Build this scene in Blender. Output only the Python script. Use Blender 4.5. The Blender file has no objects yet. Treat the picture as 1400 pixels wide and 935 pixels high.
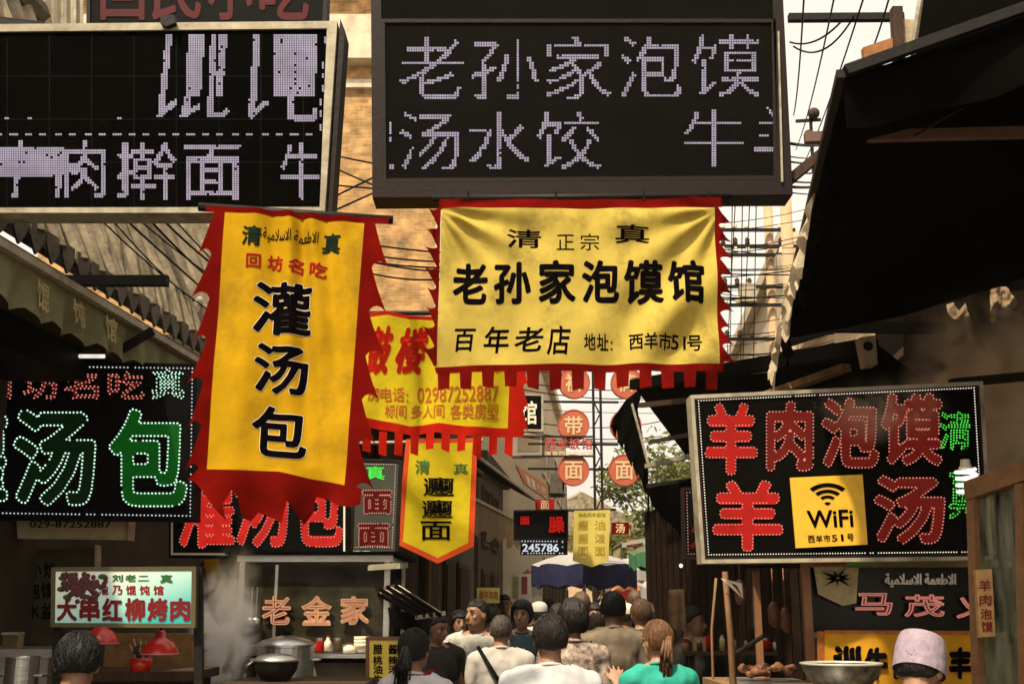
import bpy, bmesh, math, random
from mathutils import Vector, Matrix, noise
from mathutils.bvhtree import BVHTree
random.seed(7)
R = math.radians
scene = bpy.context.scene
COL = scene.collection

# ---------------------------------------------------------------- camera
F = 1556.0                                   # focal length in photo pixels (photo 1400 x 935)
TH = R(13.3)
CAMZ = 1.62
cam_data = bpy.data.cameras.new('camera')
cam_data.sensor_width = 36.0
cam_data.lens = F / 1400 * 36.0
cam_data.clip_start = 0.05
cam_data.clip_end = 800
cam = bpy.data.objects.new('camera', cam_data)
COL.objects.link(cam)
cam.location = (0, 0, CAMZ)
cam.rotation_euler = (R(90) + TH, 0, 0)
scene.camera = cam

# ---------------------------------------------------------------- sky, sun, exposure
SUN_EL, SUN_AZ = 57.0, -149.0     # azimuth clockwise from +Y (street direction): behind the camera, to its left
world = bpy.data.worlds.new('World')
scene.world = world
world.use_nodes = True
wn = world.node_tree.nodes
wl = world.node_tree.links
bg = wn['Background']
sky = wn.new('ShaderNodeTexSky')
sky.sky_type = 'NISHITA'
sky.sun_disc = False
sky.sun_elevation = R(SUN_EL)
sky.sun_rotation = R(SUN_AZ)
sky.dust_density = 8.0
sky.air_density = 1.6
hs = wn.new('ShaderNodeHueSaturation')
hs.inputs['Saturation'].default_value = 0.12
wl.new(sky.outputs[0], hs.inputs['Color'])
veil = wn.new('ShaderNodeMix')                     # bright hazy cloud veil over the blue
veil.data_type = 'RGBA'
veil.inputs['Factor'].default_value = 0.5
wl.new(hs.outputs[0], veil.inputs['A'])
veil.inputs['B'].default_value = (11.5, 10.4, 8.6, 1)
wl.new(veil.outputs['Result'], bg.inputs['Color'])
bg.inputs['Strength'].default_value = 0.095
sd = bpy.data.lights.new('sun', 'SUN')
sd.energy = 4.2
sd.angle = R(1.5)
sd.color = (1.0, 0.87, 0.64)
sun = bpy.data.objects.new('sun', sd)
COL.objects.link(sun)
az, el = R(SUN_AZ), R(SUN_EL)
tosun = Vector((math.sin(az) * math.cos(el), math.cos(az) * math.cos(el), math.sin(el)))
sun.rotation_euler = tosun.to_track_quat('Z', 'Y').to_euler()
sun.location = (0, 0, 30)
scene.view_settings.view_transform = 'Standard'
scene.view_settings.look = 'None'
scene.view_settings.exposure = 0.64
scene.view_settings.gamma = 1.0
scene.render.engine = 'CYCLES'
scene.cycles.max_bounces = 8
scene.cycles.transparent_max_bounces = 12
scene.cycles.volume_step_rate = 1.5
scene.cycles.volume_bounces = 6

# ---------------------------------------------------------------- pixel rays and planes
def ray(px, py):
    a = (px - 700.0) / F
    b = (467.5 - py) / F
    return Vector((a, math.cos(TH) - b * math.sin(TH), math.sin(TH) + b * math.cos(TH)))
CAM = Vector((0, 0, CAMZ))
def P(px, py, Y):
    d = ray(px, py)
    return CAM + d * (Y / d.y)
class Pl:
    def __init__(s, p, n):
        s.p = Vector(p); s.n = Vector(n).normalized()
        if (CAM - s.p).dot(s.n) < 0: s.n = -s.n
    def pt(s, px, py, off=0.0):
        d = ray(px, py)
        t = (s.p - CAM).dot(s.n) / d.dot(s.n)
        return CAM + d * t + s.n * off
    def scale(s, px, py):                     # metres per photo pixel there
        return (s.pt(px, py) - CAM).dot(Vector((0, math.cos(TH), math.sin(TH)))) / F
def PY(Y): return Pl((0, Y, 0), (0, -1, 0))
def P3(a, b, c):
    A, B, C = P(*a), P(*b), P(*c)
    return Pl(A, (B - A).cross(C - A))
def FAC(x0): return Pl((x0, 0, 0), (1, -0.09, 0))   # vertical planes along the street
def fx(x0, Y): return x0 + 0.09 * Y

# ---------------------------------------------------------------- mesh builder
ORG = {}
class MB:
    def __init__(s): s.v = []; s.f = []
    def add(s, vs, fs):
        n = len(s.v); s.v += [Vector(v) for v in vs]; s.f += [tuple(n + i for i in f) for f in fs]; return s
    def poly(s, pts): return s.add(pts, [tuple(range(len(pts)))])
    def prism(s, front, back):
        n = len(front)
        fs = [tuple(range(n)), tuple(range(2 * n - 1, n - 1, -1))]
        for i in range(n):
            j = (i + 1) % n
            fs.append((i, i + n, j + n, j))
        return s.add(list(front) + list(back), fs)
    def slab(s, pl, pts, a=0.0, b=-0.03):
        return s.prism([pl.pt(x, y, a) for x, y in pts], [pl.pt(x, y, b) for x, y in pts])
    def rect(s, pl, x0, y0, x1, y1, a=0.0, b=-0.03):
        return s.slab(pl, [(x0, y0), (x1, y0), (x1, y1), (x0, y1)], a, b)
    def ring(s, pl, outer, inner, a=0.0, b=-0.03):
        n = len(outer)
        vs = [pl.pt(x, y, a) for x, y in outer] + [pl.pt(x, y, a) for x, y in inner] + \
             [pl.pt(x, y, b) for x, y in outer] + [pl.pt(x, y, b) for x, y in inner]
        fs = []
        for i in range(n):
            j = (i + 1) % n
            fs += [(i, j, n + j, n + i), (2*n + j, 2*n + i, 3*n + i, 3*n + j), (i, 2*n + i, 2*n + j, j), (n + j, 3*n + j, 3*n + i, n + i)]
        return s.add(vs, fs)
    def box(s, c, d, rz=0.0, M=None):
        c = Vector(c); x, y, z = d[0] / 2, d[1] / 2, d[2] / 2
        m = M if M is not None else Matrix.Rotation(rz, 3, 'Z')
        vs = [c + m @ Vector((sx * x, sy * y, sz * z)) for sx in (-1, 1) for sy in (-1, 1) for sz in (-1, 1)]
        return s.add(vs, [(0, 1, 3, 2), (4, 6, 7, 5), (0, 4, 5, 1), (2, 3, 7, 6), (0, 2, 6, 4), (1, 5, 7, 3)])
    def bar(s, p, q, w, h=None, up=(0, 0, 1)):
        p, q = Vector(p), Vector(q); h = h or w
        d = (q - p); L = d.length; d.normalize()
        u = Vector(up)
        if abs(u.dot(d)) > .97: u = Vector((0, 1, 0))
        x = d.cross(u).normalized(); z = x.cross(d)
        M = Matrix((x, d, z)).transposed()
        return s.box((p + q) / 2, (w, L, h), M=M)
    def tube(s, pts, r, seg=8, cap=True):
        pts = [Vector(p) for p in pts]
        n = len(pts); rs = r if isinstance(r, (list, tuple)) else [r] * n
        vs = []; fs = []
        t0 = (pts[1] - pts[0]).normalized()
        ref = Vector((0, 0, 1)) if abs(t0.z) < .9 else Vector((1, 0, 0))
        for i in range(n):
            t = (pts[min(i + 1, n - 1)] - pts[max(i - 1, 0)]).normalized()
            x = t.cross(ref)
            if x.length < 1e-4: x = Vector((1, 0, 0))
            x.normalize(); y = x.cross(t).normalized(); 
            ref = y if False else ref
            for k in range(seg):
                a = 2 * math.pi * k / seg
                vs.append(pts[i] + x * (math.cos(a) * rs[i]) + y * (math.sin(a) * rs[i]))
        for i in range(n - 1):
            for k in range(seg):
                k2 = (k + 1) % seg
                fs.append((i*seg + k, i*seg + k2, (i+1)*seg + k2, (i+1)*seg + k))
        if cap:
            fs.append(tuple(range(seg - 1, -1, -1))); fs.append(tuple(range((n-1)*seg, n*seg)))
        return s.add(vs, fs)
    def ell(s, c, r, seg=16, rings=10, M=None):
        c = Vector(c); vs = []; fs = []
        m = M or Matrix.Identity(3)
        vs.append(c + m @ Vector((0, 0, r[2])))
        for i in range(1, rings):
            ph = math.pi * i / rings
            for k in range(seg):
                a = 2 * math.pi * k / seg
                vs.append(c + m @ Vector((r[0]*math.sin(ph)*math.cos(a), r[1]*math.sin(ph)*math.sin(a), r[2]*math.cos(ph))))
        vs.append(c + m @ Vector((0, 0, -r[2])))
        for k in range(seg): fs.append((0, 1 + k, 1 + (k+1) % seg))
        for i in range(rings - 2):
            for k in range(seg):
                a = 1 + i*seg + k; b = 1 + i*seg + (k+1) % seg
                fs.append((a, a + seg, b + seg, b))
        l = len(vs) - 1; o = 1 + (rings-2)*seg
        for k in range(seg): fs.append((l, o + (k+1) % seg, o + k))
        return s.add(vs, fs)
    def cap(s, p, q, r1, r2, seg=12):
        p, q = Vector(p), Vector(q); d = (q - p); L = max(d.length, 1e-5); d.normalize()
        pts = []; rs = []
        for i in range(5):
            a = math.pi/2 * i/4.0
            pts.append(p - d * (math.cos(a) * r1)); rs.append(max(math.sin(a) * r1, 1e-4))
        for i in range(5):
            a = math.pi/2 * i/4.0
            pts.append(q + d * (math.sin(a) * r2)); rs.append(max(math.cos(a) * r2, 1e-4))
        return s.tube(pts, rs, seg)
    def lathe(s, c, prof, seg=24, axis=None):
        c = Vector(c); vs = []; fs = []
        m = axis if axis is not None else Matrix.Identity(3)
        for r, z in prof:
            for k in range(seg):
                a = 2*math.pi*k/seg
                vs.append(c + m @ Vector((r*math.cos(a), r*math.sin(a), z)))
        for i in range(len(prof) - 1):
            for k in range(seg):
                k2 = (k+1) % seg
                fs.append((i*seg+k, i*seg+k2, (i+1)*seg+k2, (i+1)*seg+k))
        return s.add(vs, fs)
    def build(s, name, m, parent=None, smooth=False, recalc=True):
        me = bpy.data.meshes.new(name)
        o = bpy.data.objects.new(name, me)
        COL.objects.link(o)
        org = Vector((0, 0, 0))
        if parent is not None:
            o.parent = parent; org = ORG[parent.name]
        else:
            if s.v:
                lo = [min(v[i] for v in s.v) for i in range(3)]; hi = [max(v[i] for v in s.v) for i in range(3)]
                org = Vector(((lo[0]+hi[0])/2, (lo[1]+hi[1])/2, lo[2])); o.location = org
        ORG[o.name] = org
        me.from_pydata([v - org for v in s.v], [], s.f)
        if recalc:
            bm = bmesh.new(); bm.from_mesh(me)
            bmesh.ops.recalc_face_normals(bm, faces=bm.faces[:])
            bm.to_mesh(me); bm.free()
        if smooth:
            me.polygons.foreach_set('use_smooth', [True] * len(me.polygons))
        if m is not None: me.materials.append(m)
        return o

def tag(o, label=None, cat=None, group=None, kind=None):
    if label: o['label'] = label
    if cat: o['category'] = cat
    if group: o['group'] = group
    if kind: o['kind'] = kind
    return o
def thing(name, label, cat, loc, group=None):
    o = bpy.data.objects.new(name, None); COL.objects.link(o)
    o.empty_display_size = .1
    o.location = loc; ORG[o.name] = Vector(loc)
    return tag(o, label, cat, group)

# ---------------------------------------------------------------- materials
MATS = {}
def mat(name, col, rough=.75, metal=0.0, var=.25, scale=6.0, bump=.0, bscale=40.0, emit=None, es=0.0, trans=0.0, stretch=None, spec=None, dirt=0.0, alpha=None):
    if name in MATS: return MATS[name]
    m = bpy.data.materials.new(name); m.use_nodes = True
    nt = m.node_tree; N = nt.nodes; L = nt.links
    b = N['Principled BSDF']
    tc = N.new('ShaderNodeTexCoord')
    mp = N.new('ShaderNodeMapping'); L.new(tc.outputs['Object'], mp.inputs['Vector'])
    if stretch: mp.inputs['Scale'].default_value = stretch
    nz = N.new('ShaderNodeTexNoise'); nz.inputs['Scale'].default_value = scale; nz.inputs['Detail'].default_value = 8; nz.inputs['Roughness'].default_value = .65
    L.new(mp.outputs[0], nz.inputs['Vector'])
    mr = N.new('ShaderNodeMapRange'); mr.inputs['From Min'].default_value = .25; mr.inputs['From Max'].default_value = .75
    mr.inputs['To Min'].default_value = 1 - var; mr.inputs['To Max'].default_value = 1 + var
    L.new(nz.outputs['Fac'], mr.inputs['Value'])
    mx = N.new('ShaderNodeMix'); mx.data_type = 'RGBA'; mx.blend_type = 'MULTIPLY'; mx.inputs['Factor'].default_value = 1
    mx.inputs['A'].default_value = (*col, 1); L.new(mr.outputs[0], mx.inputs['B'])
    out = mx.outputs['Result']
    if dirt > 0:
        n2 = N.new('ShaderNodeTexNoise'); n2.inputs['Scale'].default_value = scale * .35; n2.inputs['Detail'].default_value = 10; n2.inputs['Roughness'].default_value = .7
        L.new(mp.outputs[0], n2.inputs['Vector'])
        r2 = N.new('ShaderNodeMapRange'); r2.inputs['From Min'].default_value = .52; r2.inputs['From Max'].default_value = .68; r2.inputs['To Max'].default_value = dirt
        L.new(n2.outputs['Fac'], r2.inputs['Value'])
        m2 = N.new('ShaderNodeMix'); m2.data_type = 'RGBA'; m2.inputs['B'].default_value = (.055, .038, .022, 1)
        L.new(r2.outputs[0], m2.inputs['Factor']); L.new(out, m2.inputs['A']); out = m2.outputs['Result']
    L.new(out, b.inputs['Base Color'])
    b.inputs['Roughness'].default_value = rough; b.inputs['Metallic'].default_value = metal
    if spec is None and rough >= .7: spec = .2
    if spec is not None: b.inputs['Specular IOR Level'].default_value = spec
    if bump > 0:
        nb = N.new('ShaderNodeTexNoise'); nb.inputs['Scale'].default_value = bscale; nb.inputs['Detail'].default_value = 5
        L.new(mp.outputs[0], nb.inputs['Vector'])
        bp = N.new('ShaderNodeBump'); bp.inputs['Strength'].default_value = bump; bp.inputs['Distance'].default_value = .02
        L.new(nb.outputs['Fac'], bp.inputs['Height']); L.new(bp.outputs[0], b.inputs['Normal'])
    if emit is not None:
        b.inputs['Emission Color'].default_value = (*emit, 1); b.inputs['Emission Strength'].default_value = es
    if trans > 0:
        t = N.new('ShaderNodeBsdfTranslucent'); L.new(out, t.inputs['Color'])
        ms = N.new('ShaderNodeMixShader'); ms.inputs[0].default_value = trans
        L.new(b.outputs[0], ms.inputs[1]); L.new(t.outputs[0], ms.inputs[2]); L.new(ms.outputs[0], N['Material Output'].inputs['Surface'])
    MATS[name] = m
    return m
def glass(name, col=(.9, .95, .9), tr=.8, rough=.05):
    if name in MATS: return MATS[name]
    m = bpy.data.materials.new(name); m.use_nodes = True
    N = m.node_tree.nodes; L = m.node_tree.links
    b = N['Principled BSDF']; b.inputs['Base Color'].default_value = (*col, 1); b.inputs['Roughness'].default_value = rough
    nz = N.new('ShaderNodeTexNoise'); nz.inputs['Scale'].default_value = 5; nz.inputs['Detail'].default_value = 8
    mr = N.new('ShaderNodeMapRange'); mr.inputs['From Min'].default_value = .3; mr.inputs['From Max'].default_value = .7
    mr.inputs['To Min'].default_value = tr + .1; mr.inputs['To Max'].default_value = tr - .12
    L.new(nz.outputs['Fac'], mr.inputs['Value'])
    t = N.new('ShaderNodeBsdfTransparent'); t.inputs[0].default_value = (*[min(1, c + .05) for c in col], 1)
    ms = N.new('ShaderNodeMixShader')
    L.new(mr.outputs[0], ms.inputs[0]); L.new(b.outputs[0], ms.inputs[1]); L.new(t.outputs[0], ms.inputs[2])
    L.new(ms.outputs[0], N['Material Output'].inputs['Surface'])
    MATS[name] = m
    return m
def brick(name, c1, c2, mortar, scale, rot=None, bw=.5, rh=.25):
    if name in MATS: return MATS[name]
    m = bpy.data.materials.new(name); m.use_nodes = True
    N = m.node_tree.nodes; L = m.node_tree.links; b = N['Principled BSDF']; b.inputs['Roughness'].default_value = .9
    tc = N.new('ShaderNodeTexCoord'); mp = N.new('ShaderNodeMapping'); L.new(tc.outputs['Object'], mp.inputs['Vector'])
    if rot: mp.inputs['Rotation'].default_value = rot
    nz = N.new('ShaderNodeTexNoise'); nz.inputs['Scale'].default_value = 3.; nz.inputs['Detail'].default_value = 8; L.new(tc.outputs['Object'], nz.inputs['Vector'])
    wv = N.new('ShaderNodeMix'); wv.data_type = 'RGBA'; wv.inputs['Factor'].default_value = .02
    L.new(mp.outputs[0], wv.inputs['A']); L.new(nz.outputs['Color'], wv.inputs['B'])
    bt = N.new('ShaderNodeTexBrick'); bt.inputs['Scale'].default_value = scale
    bt.inputs['Color1'].default_value = (*c1, 1); bt.inputs['Color2'].default_value = (*c2, 1); bt.inputs['Mortar'].default_value = (*mortar, 1)
    bt.inputs['Brick Width'].default_value = bw; bt.inputs['Row Height'].default_value = rh; bt.inputs['Mortar Size'].default_value = .025; bt.inputs['Bias'].default_value = -.1
    L.new(wv.outputs['Result'], bt.inputs['Vector'])
    mr = N.new('ShaderNodeMapRange'); mr.inputs['From Min'].default_value = .3; mr.inputs['From Max'].default_value = .7; mr.inputs['To Min'].default_value = .42; mr.inputs['To Max'].default_value = 1.4
    L.new(nz.outputs['Fac'], mr.inputs['Value'])
    mx = N.new('ShaderNodeMix'); mx.data_type = 'RGBA'; mx.blend_type = 'MULTIPLY'; mx.inputs['Factor'].default_value = 1
    L.new(bt.outputs['Color'], mx.inputs['A']); L.new(mr.outputs[0], mx.inputs['B']); L.new(mx.outputs['Result'], b.inputs['Base Color'])
    bp = N.new('ShaderNodeBump'); bp.inputs['Strength'].default_value = .8; bp.inputs['Distance'].default_value = .02; bp.invert = True
    L.new(bt.outputs['Fac'], bp.inputs['Height']); L.new(bp.outputs[0], b.inputs['Normal'])
    MATS[name] = m
    return m
def led(name, col, s, var=.32, scale=7.):
    if name in MATS: return MATS[name]
    m = bpy.data.materials.new(name); m.use_nodes = True
    N = m.node_tree.nodes; L = m.node_tree.links; b = N['Principled BSDF']
    b.inputs['Base Color'].default_value = (*[c*.08 for c in col], 1); b.inputs['Roughness'].default_value = .5; b.inputs['Specular IOR Level'].default_value = .15
    b.inputs['Emission Color'].default_value = (*col, 1)
    tc = N.new('ShaderNodeTexCoord'); nz = N.new('ShaderNodeTexNoise'); nz.inputs['Scale'].default_value = scale; nz.inputs['Detail'].default_value = 9; nz.inputs['Roughness'].default_value = .7
    L.new(tc.outputs['Object'], nz.inputs['Vector'])
    mr = N.new('ShaderNodeMapRange'); mr.inputs['From Min'].default_value = .3; mr.inputs['From Max'].default_value = .7
    mr.inputs['To Min'].default_value = s*(1-var); mr.inputs['To Max'].default_value = s*(1+var); L.new(nz.outputs['Fac'], mr.inputs['Value']); L.new(mr.outputs[0], b.inputs['Emission Strength'])
    MATS[name] = m
    return m
M_BLACK = mat('black_plastic', (.002, .0017, .0014), .6, bump=.1, bscale=120, spec=.06)
M_LEDBOARD = mat('led_board', (.0028, .0022, .0014), .8, var=.5, scale=3, bump=.25, bscale=260, spec=.04)
M_DKFRAME = mat('dark_brown_metal', (.010, .0036, .002), .6, metal=.0, spec=.2, var=.4, scale=9, bump=.15)
M_PALEMETAL = mat('pale_grey_metal', (.36, .31, .22), .6, metal=.1, var=.35, scale=12, bump=.1, dirt=.65, spec=.2)
M_STEEL = mat('brushed_steel', (.52, .50, .46), .32, metal=.9, var=.3, scale=14, bump=.05, stretch=(1, 1, 8))
M_DKSTEEL = mat('dark_iron', (.010, .008, .006), .6, metal=.0, spec=.2, var=.4, scale=20, bump=.15)
M_WOOD = mat('weathered_wood', (.23, .13, .06), .8, var=.45, scale=10, bump=.3, bscale=50, stretch=(6, 6, .8), dirt=.4)
M_DKWOOD = mat('dark_wood', (.050, .028, .016), .75, var=.5, scale=8, bump=.3, bscale=40, stretch=(5, 5, .8))
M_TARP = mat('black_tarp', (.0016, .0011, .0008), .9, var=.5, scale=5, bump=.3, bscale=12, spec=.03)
M_CREAM = mat('cream_cloth', (.62, .50, .33), .9, var=.3, scale=14, bump=.3, trans=.35, dirt=.45)
M_YELLOW = mat('lemon_cloth', (.58, .43, .085), .9, var=.22, scale=6, bump=.30, bscale=5, trans=.3, dirt=.6, spec=.03)
M_GOLD = mat('golden_cloth', (.56, .31, .008), .9, spec=.05, var=.24, scale=7, bump=.30, bscale=5, trans=.28, dirt=.55)
M_BRIGHTYEL = mat('bright_yellow_cloth', (.76, .58, .02), .9, var=.15, scale=6, trans=.4, spec=.05, bump=.35, bscale=12, dirt=.2)
M_RED = mat('dark_red_cloth', (.150, .0045, .0028), .95, var=.4, scale=8, bump=.25, bscale=7, trans=.3, spec=.0)
M_REDB = mat('bright_red_cloth', (.50, .014, .005), .9, var=.25, scale=8, trans=.35, spec=.05, bump=.3, bscale=16)
M_INK = mat('black_ink', (.003, .002, .0025), .95, var=.3, scale=20, spec=.0)
M_INKRED = mat('red_ink', (.26, .008, .006), .9, spec=.05, var=.2, scale=20)
M_INKBROWN = mat('brown_ink', (.16, .06, .01), .8, var=.2, scale=20)
M_INKGREEN = mat('green_ink', (.03, .13, .03), .8, var=.3, scale=20)
M_HALO = mat('white_paint', (.75, .66, .5), .8, var=.1)
M_LILAC = led('lilac_led', (.66, .56, .72), .36)
M_LEFTBOARD = mat('left_led_board', (.0010, .0008, .0005), .9, var=.5, scale=3, bump=.25, bscale=260, spec=.02)
M_WHITELED = led('white_led', (.8, .85, .95), .5)
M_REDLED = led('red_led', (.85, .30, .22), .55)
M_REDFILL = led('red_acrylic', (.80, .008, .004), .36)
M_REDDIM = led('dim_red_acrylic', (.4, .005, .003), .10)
M_GREENLED = led('green_led', (.62, 1.0, .74), .70)
M_GREENFILL = led('green_acrylic', (.0, .18, .02), .012)
M_GREENLIT = led('lit_green_acrylic', (.0, .42, .02), .075)
M_GREENB = led('bright_green_led', (.10, .9, .08), .55)

# ---------------------------------------------------------------- lettering
GC = {}
def glyph(s, bold=0.0, fill=True, res=3, shear=0.0):
    k = (s, bold, fill, res, shear)
    if k in GC: return GC[k]
    c = bpy.data.curves.new('tmp_text', 'FONT'); c.body = s; c.size = 1; c.offset = bold; c.resolution_u = res; c.shear = shear
    c.fill_mode = 'FRONT' if fill else 'NONE'
    o = bpy.data.objects.new('tmp_text', c); COL.objects.link(o)
    bpy.context.view_layer.update()
    me = bpy.data.meshes.new_from_object(o.evaluated_get(bpy.context.evaluated_depsgraph_get()))
    vs = [(v.co.x, v.co.y) for v in me.vertices]
    fs = [tuple(p.vertices) for p in me.polygons]
    es = [tuple(e.vertices) for e in me.edges]
    bpy.data.objects.remove(o); bpy.data.curves.remove(c); bpy.data.meshes.remove(me)
    xs = [v[0] for v in vs]; ys = [v[1] for v in vs]
    bb = (min(xs), min(ys), max(xs), max(ys)) if vs else (0, 0, 1, 1)
    GC[k] = (vs, fs, es, bb)
    return GC[k]
def quad(q):
    if len(q) == 4 and not isinstance(q[0], (tuple, list)):
        x0, y0, x1, y1 = q
        return [(x0, y0), (x1, y0), (x1, y1), (x0, y1)]
    return list(q)
def bil(Q, u, v):                                    # v: 0 top, 1 bottom
    (ax, ay), (bx, by), (cx, cy), (dx, dy) = Q
    return ((ax*(1-u)+bx*u)*(1-v) + (dx*(1-u)+cx*u)*v, (ay*(1-u)+by*u)*(1-v) + (dy*(1-u)+cy*u)*v)
def place(ch, Q, bold=0., fill=True, em=False, res=3, shear=0.):
    vs, fs, es, bb = glyph(ch, bold, fill, res, shear)
    if em: bb = (0.0, -.12, 1.0, .88)
    Q = quad(Q); w = bb[2]-bb[0] or 1; h = bb[3]-bb[1] or 1
    return [bil(Q, (x-bb[0])/w, 1-(y-bb[1])/h) for x, y in vs], fs, es
def cells(text, Q, gap=.08):                         # one cell per character along a row
    Q = quad(Q); n = len(text); out = []
    for i, ch in enumerate(text):
        if ch == ' ': continue
        u0, u1 = (i+gap/2)/n, (i+1-gap/2)/n
        v0, v1 = 0, 1
        if ch in ':：': u0, u1, v0, v1 = (i+.12)/n, (i+.28)/n, .42, .98
        elif ch == '1': u0, u1, v0, v1 = (i+.28)/n, (i+.62)/n, .06, .96
        elif ch.isdigit(): u0, u1, v0, v1 = (i+.12)/n, (i+.82)/n, .06, .96
        elif ch in '二一': v0, v1 = .15, .9
        elif ch in '小口回': u0, u1 = (i+gap/2+.05)/n, (i+1-gap/2-.05)/n
        out.append((ch, [bil(Q, u0, v0), bil(Q, u1, v0), bil(Q, u1, v1), bil(Q, u0, v1)]))
    return out
def cut_grid(vs, fs, step):
    bm = bmesh.new()
    bv = [bm.verts.new((x, y, 0)) for x, y in vs]
    for f in fs:
        try: bm.faces.new([bv[i] for i in f])
        except ValueError: pass
    bm.normal_update()
    bmesh.ops.triangulate(bm, faces=bm.faces[:])
    xs = [v[0] for v in vs]; ys = [v[1] for v in vs]
    for ax, lo, hi in ((0, min(xs), max(xs)), (1, min(ys), max(ys))):
        k = math.floor(lo/step) + 1
        while k*step < hi:
            co = Vector((k*step, 0, 0)) if ax == 0 else Vector((0, k*step, 0))
            no = Vector((1, 0, 0)) if ax == 0 else Vector((0, 1, 0))
            bmesh.ops.bisect_plane(bm, geom=bm.verts[:] + bm.edges[:] + bm.faces[:], dist=1e-4, plane_co=co, plane_no=no)
            k += 1
    bm.verts.index_update()
    V = [(v.co.x, v.co.y) for v in bm.verts]; Fc = [tuple(v.index for v in f.verts) for f in bm.faces]
    bm.free()
    return V, Fc
def bold_box(ch, Q, bold):
    Q = quad(Q); cx = sum(p[0] for p in Q)/4; cy = sum(p[1] for p in Q)/4
    sx = max(abs(Q[1][0]-Q[0][0]), abs(Q[2][0]-Q[3][0])); sy = max(abs(Q[3][1]-Q[0][1]), abs(Q[2][1]-Q[1][1]))
    n = len(ch); bx = bold*sx/max(1, n*.6 if n > 1 else 1); by = bold*sy
    if bold <= .011: return Q, [(0, 0)]
    kx, ky = max(.5, 1-2*bx/sx), max(.5, 1-2*by/sy)            # keep the ink inside the box
    Q = [(cx+(x-cx)*kx, cy+(y-cy)*ky) for x, y in Q]
    return Q, [(0, 0)] + [(math.cos(k*math.pi/4)*bx, math.sin(k*math.pi/4)*by) for k in range(8)]
def letters(pl, items, m, parent, name='lettering', off=.003, bold=0., hf=None, step=5, em=False, res=3, shear=0., grow=0., inc=.00005):
    """items: (char(s), rect or quad in photo pixels); bold strokes are built from slightly shifted copies"""
    mb = MB()
    for ch, Q in items:
        Q, sh = bold_box(ch, Q, bold)
        if grow: sh = [(dx*(1+grow/max(.01, math.hypot(dx, dy))), dy*(1+grow/max(.01, math.hypot(dx, dy)))) for dx, dy in sh]
        vs, fs, _ = place(ch, Q, 0.0, True, em, res, shear)
        if hf: vs, fs = cut_grid(vs, fs, step)
        for k, (dx, dy) in enumerate(sh):
            mb.add([pl.pt(x+dx, y+dy, off + k*inc + (hf(x+dx, y+dy) if hf else 0)) for x, y in vs], fs)
    return mb.build(name, m, parent, smooth=bool(hf), recalc=False)
def cloth(pl, polys, m, parent, name, off=0., hf=None, step=8):
    mb = MB()
    for pts in polys:
        vs, fs = cut_grid(pts, [tuple(range(len(pts)))], step)
        mb.add([pl.pt(x, y, off + (hf(x, y) if hf else 0)) for x, y in vs], fs)
    return mb.build(name, m, parent, smooth=True)
def dots_mb(pl, pts, rpx, off=.006, sq=False):
    mb = MB(); rd = random.Random(len(pts))
    for x, y in pts:
        if rd.random() < .025: continue                  # dead diode
        if sq:
            mb.poly([pl.pt(x-rpx, y-rpx, off), pl.pt(x+rpx, y-rpx, off), pl.pt(x+rpx, y+rpx, off), pl.pt(x-rpx, y+rpx, off)])
        else:
            s = pl.scale(x, y)
            vs = [pl.pt(x + rpx*math.cos(a*math.pi/3), y + rpx*math.sin(a*math.pi/3), off) for a in range(6)] + [pl.pt(x, y, off + rpx*s*.8)]
            mb.add(vs, [(i, (i+1) % 6, 6) for i in range(6)])
    return mb
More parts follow.
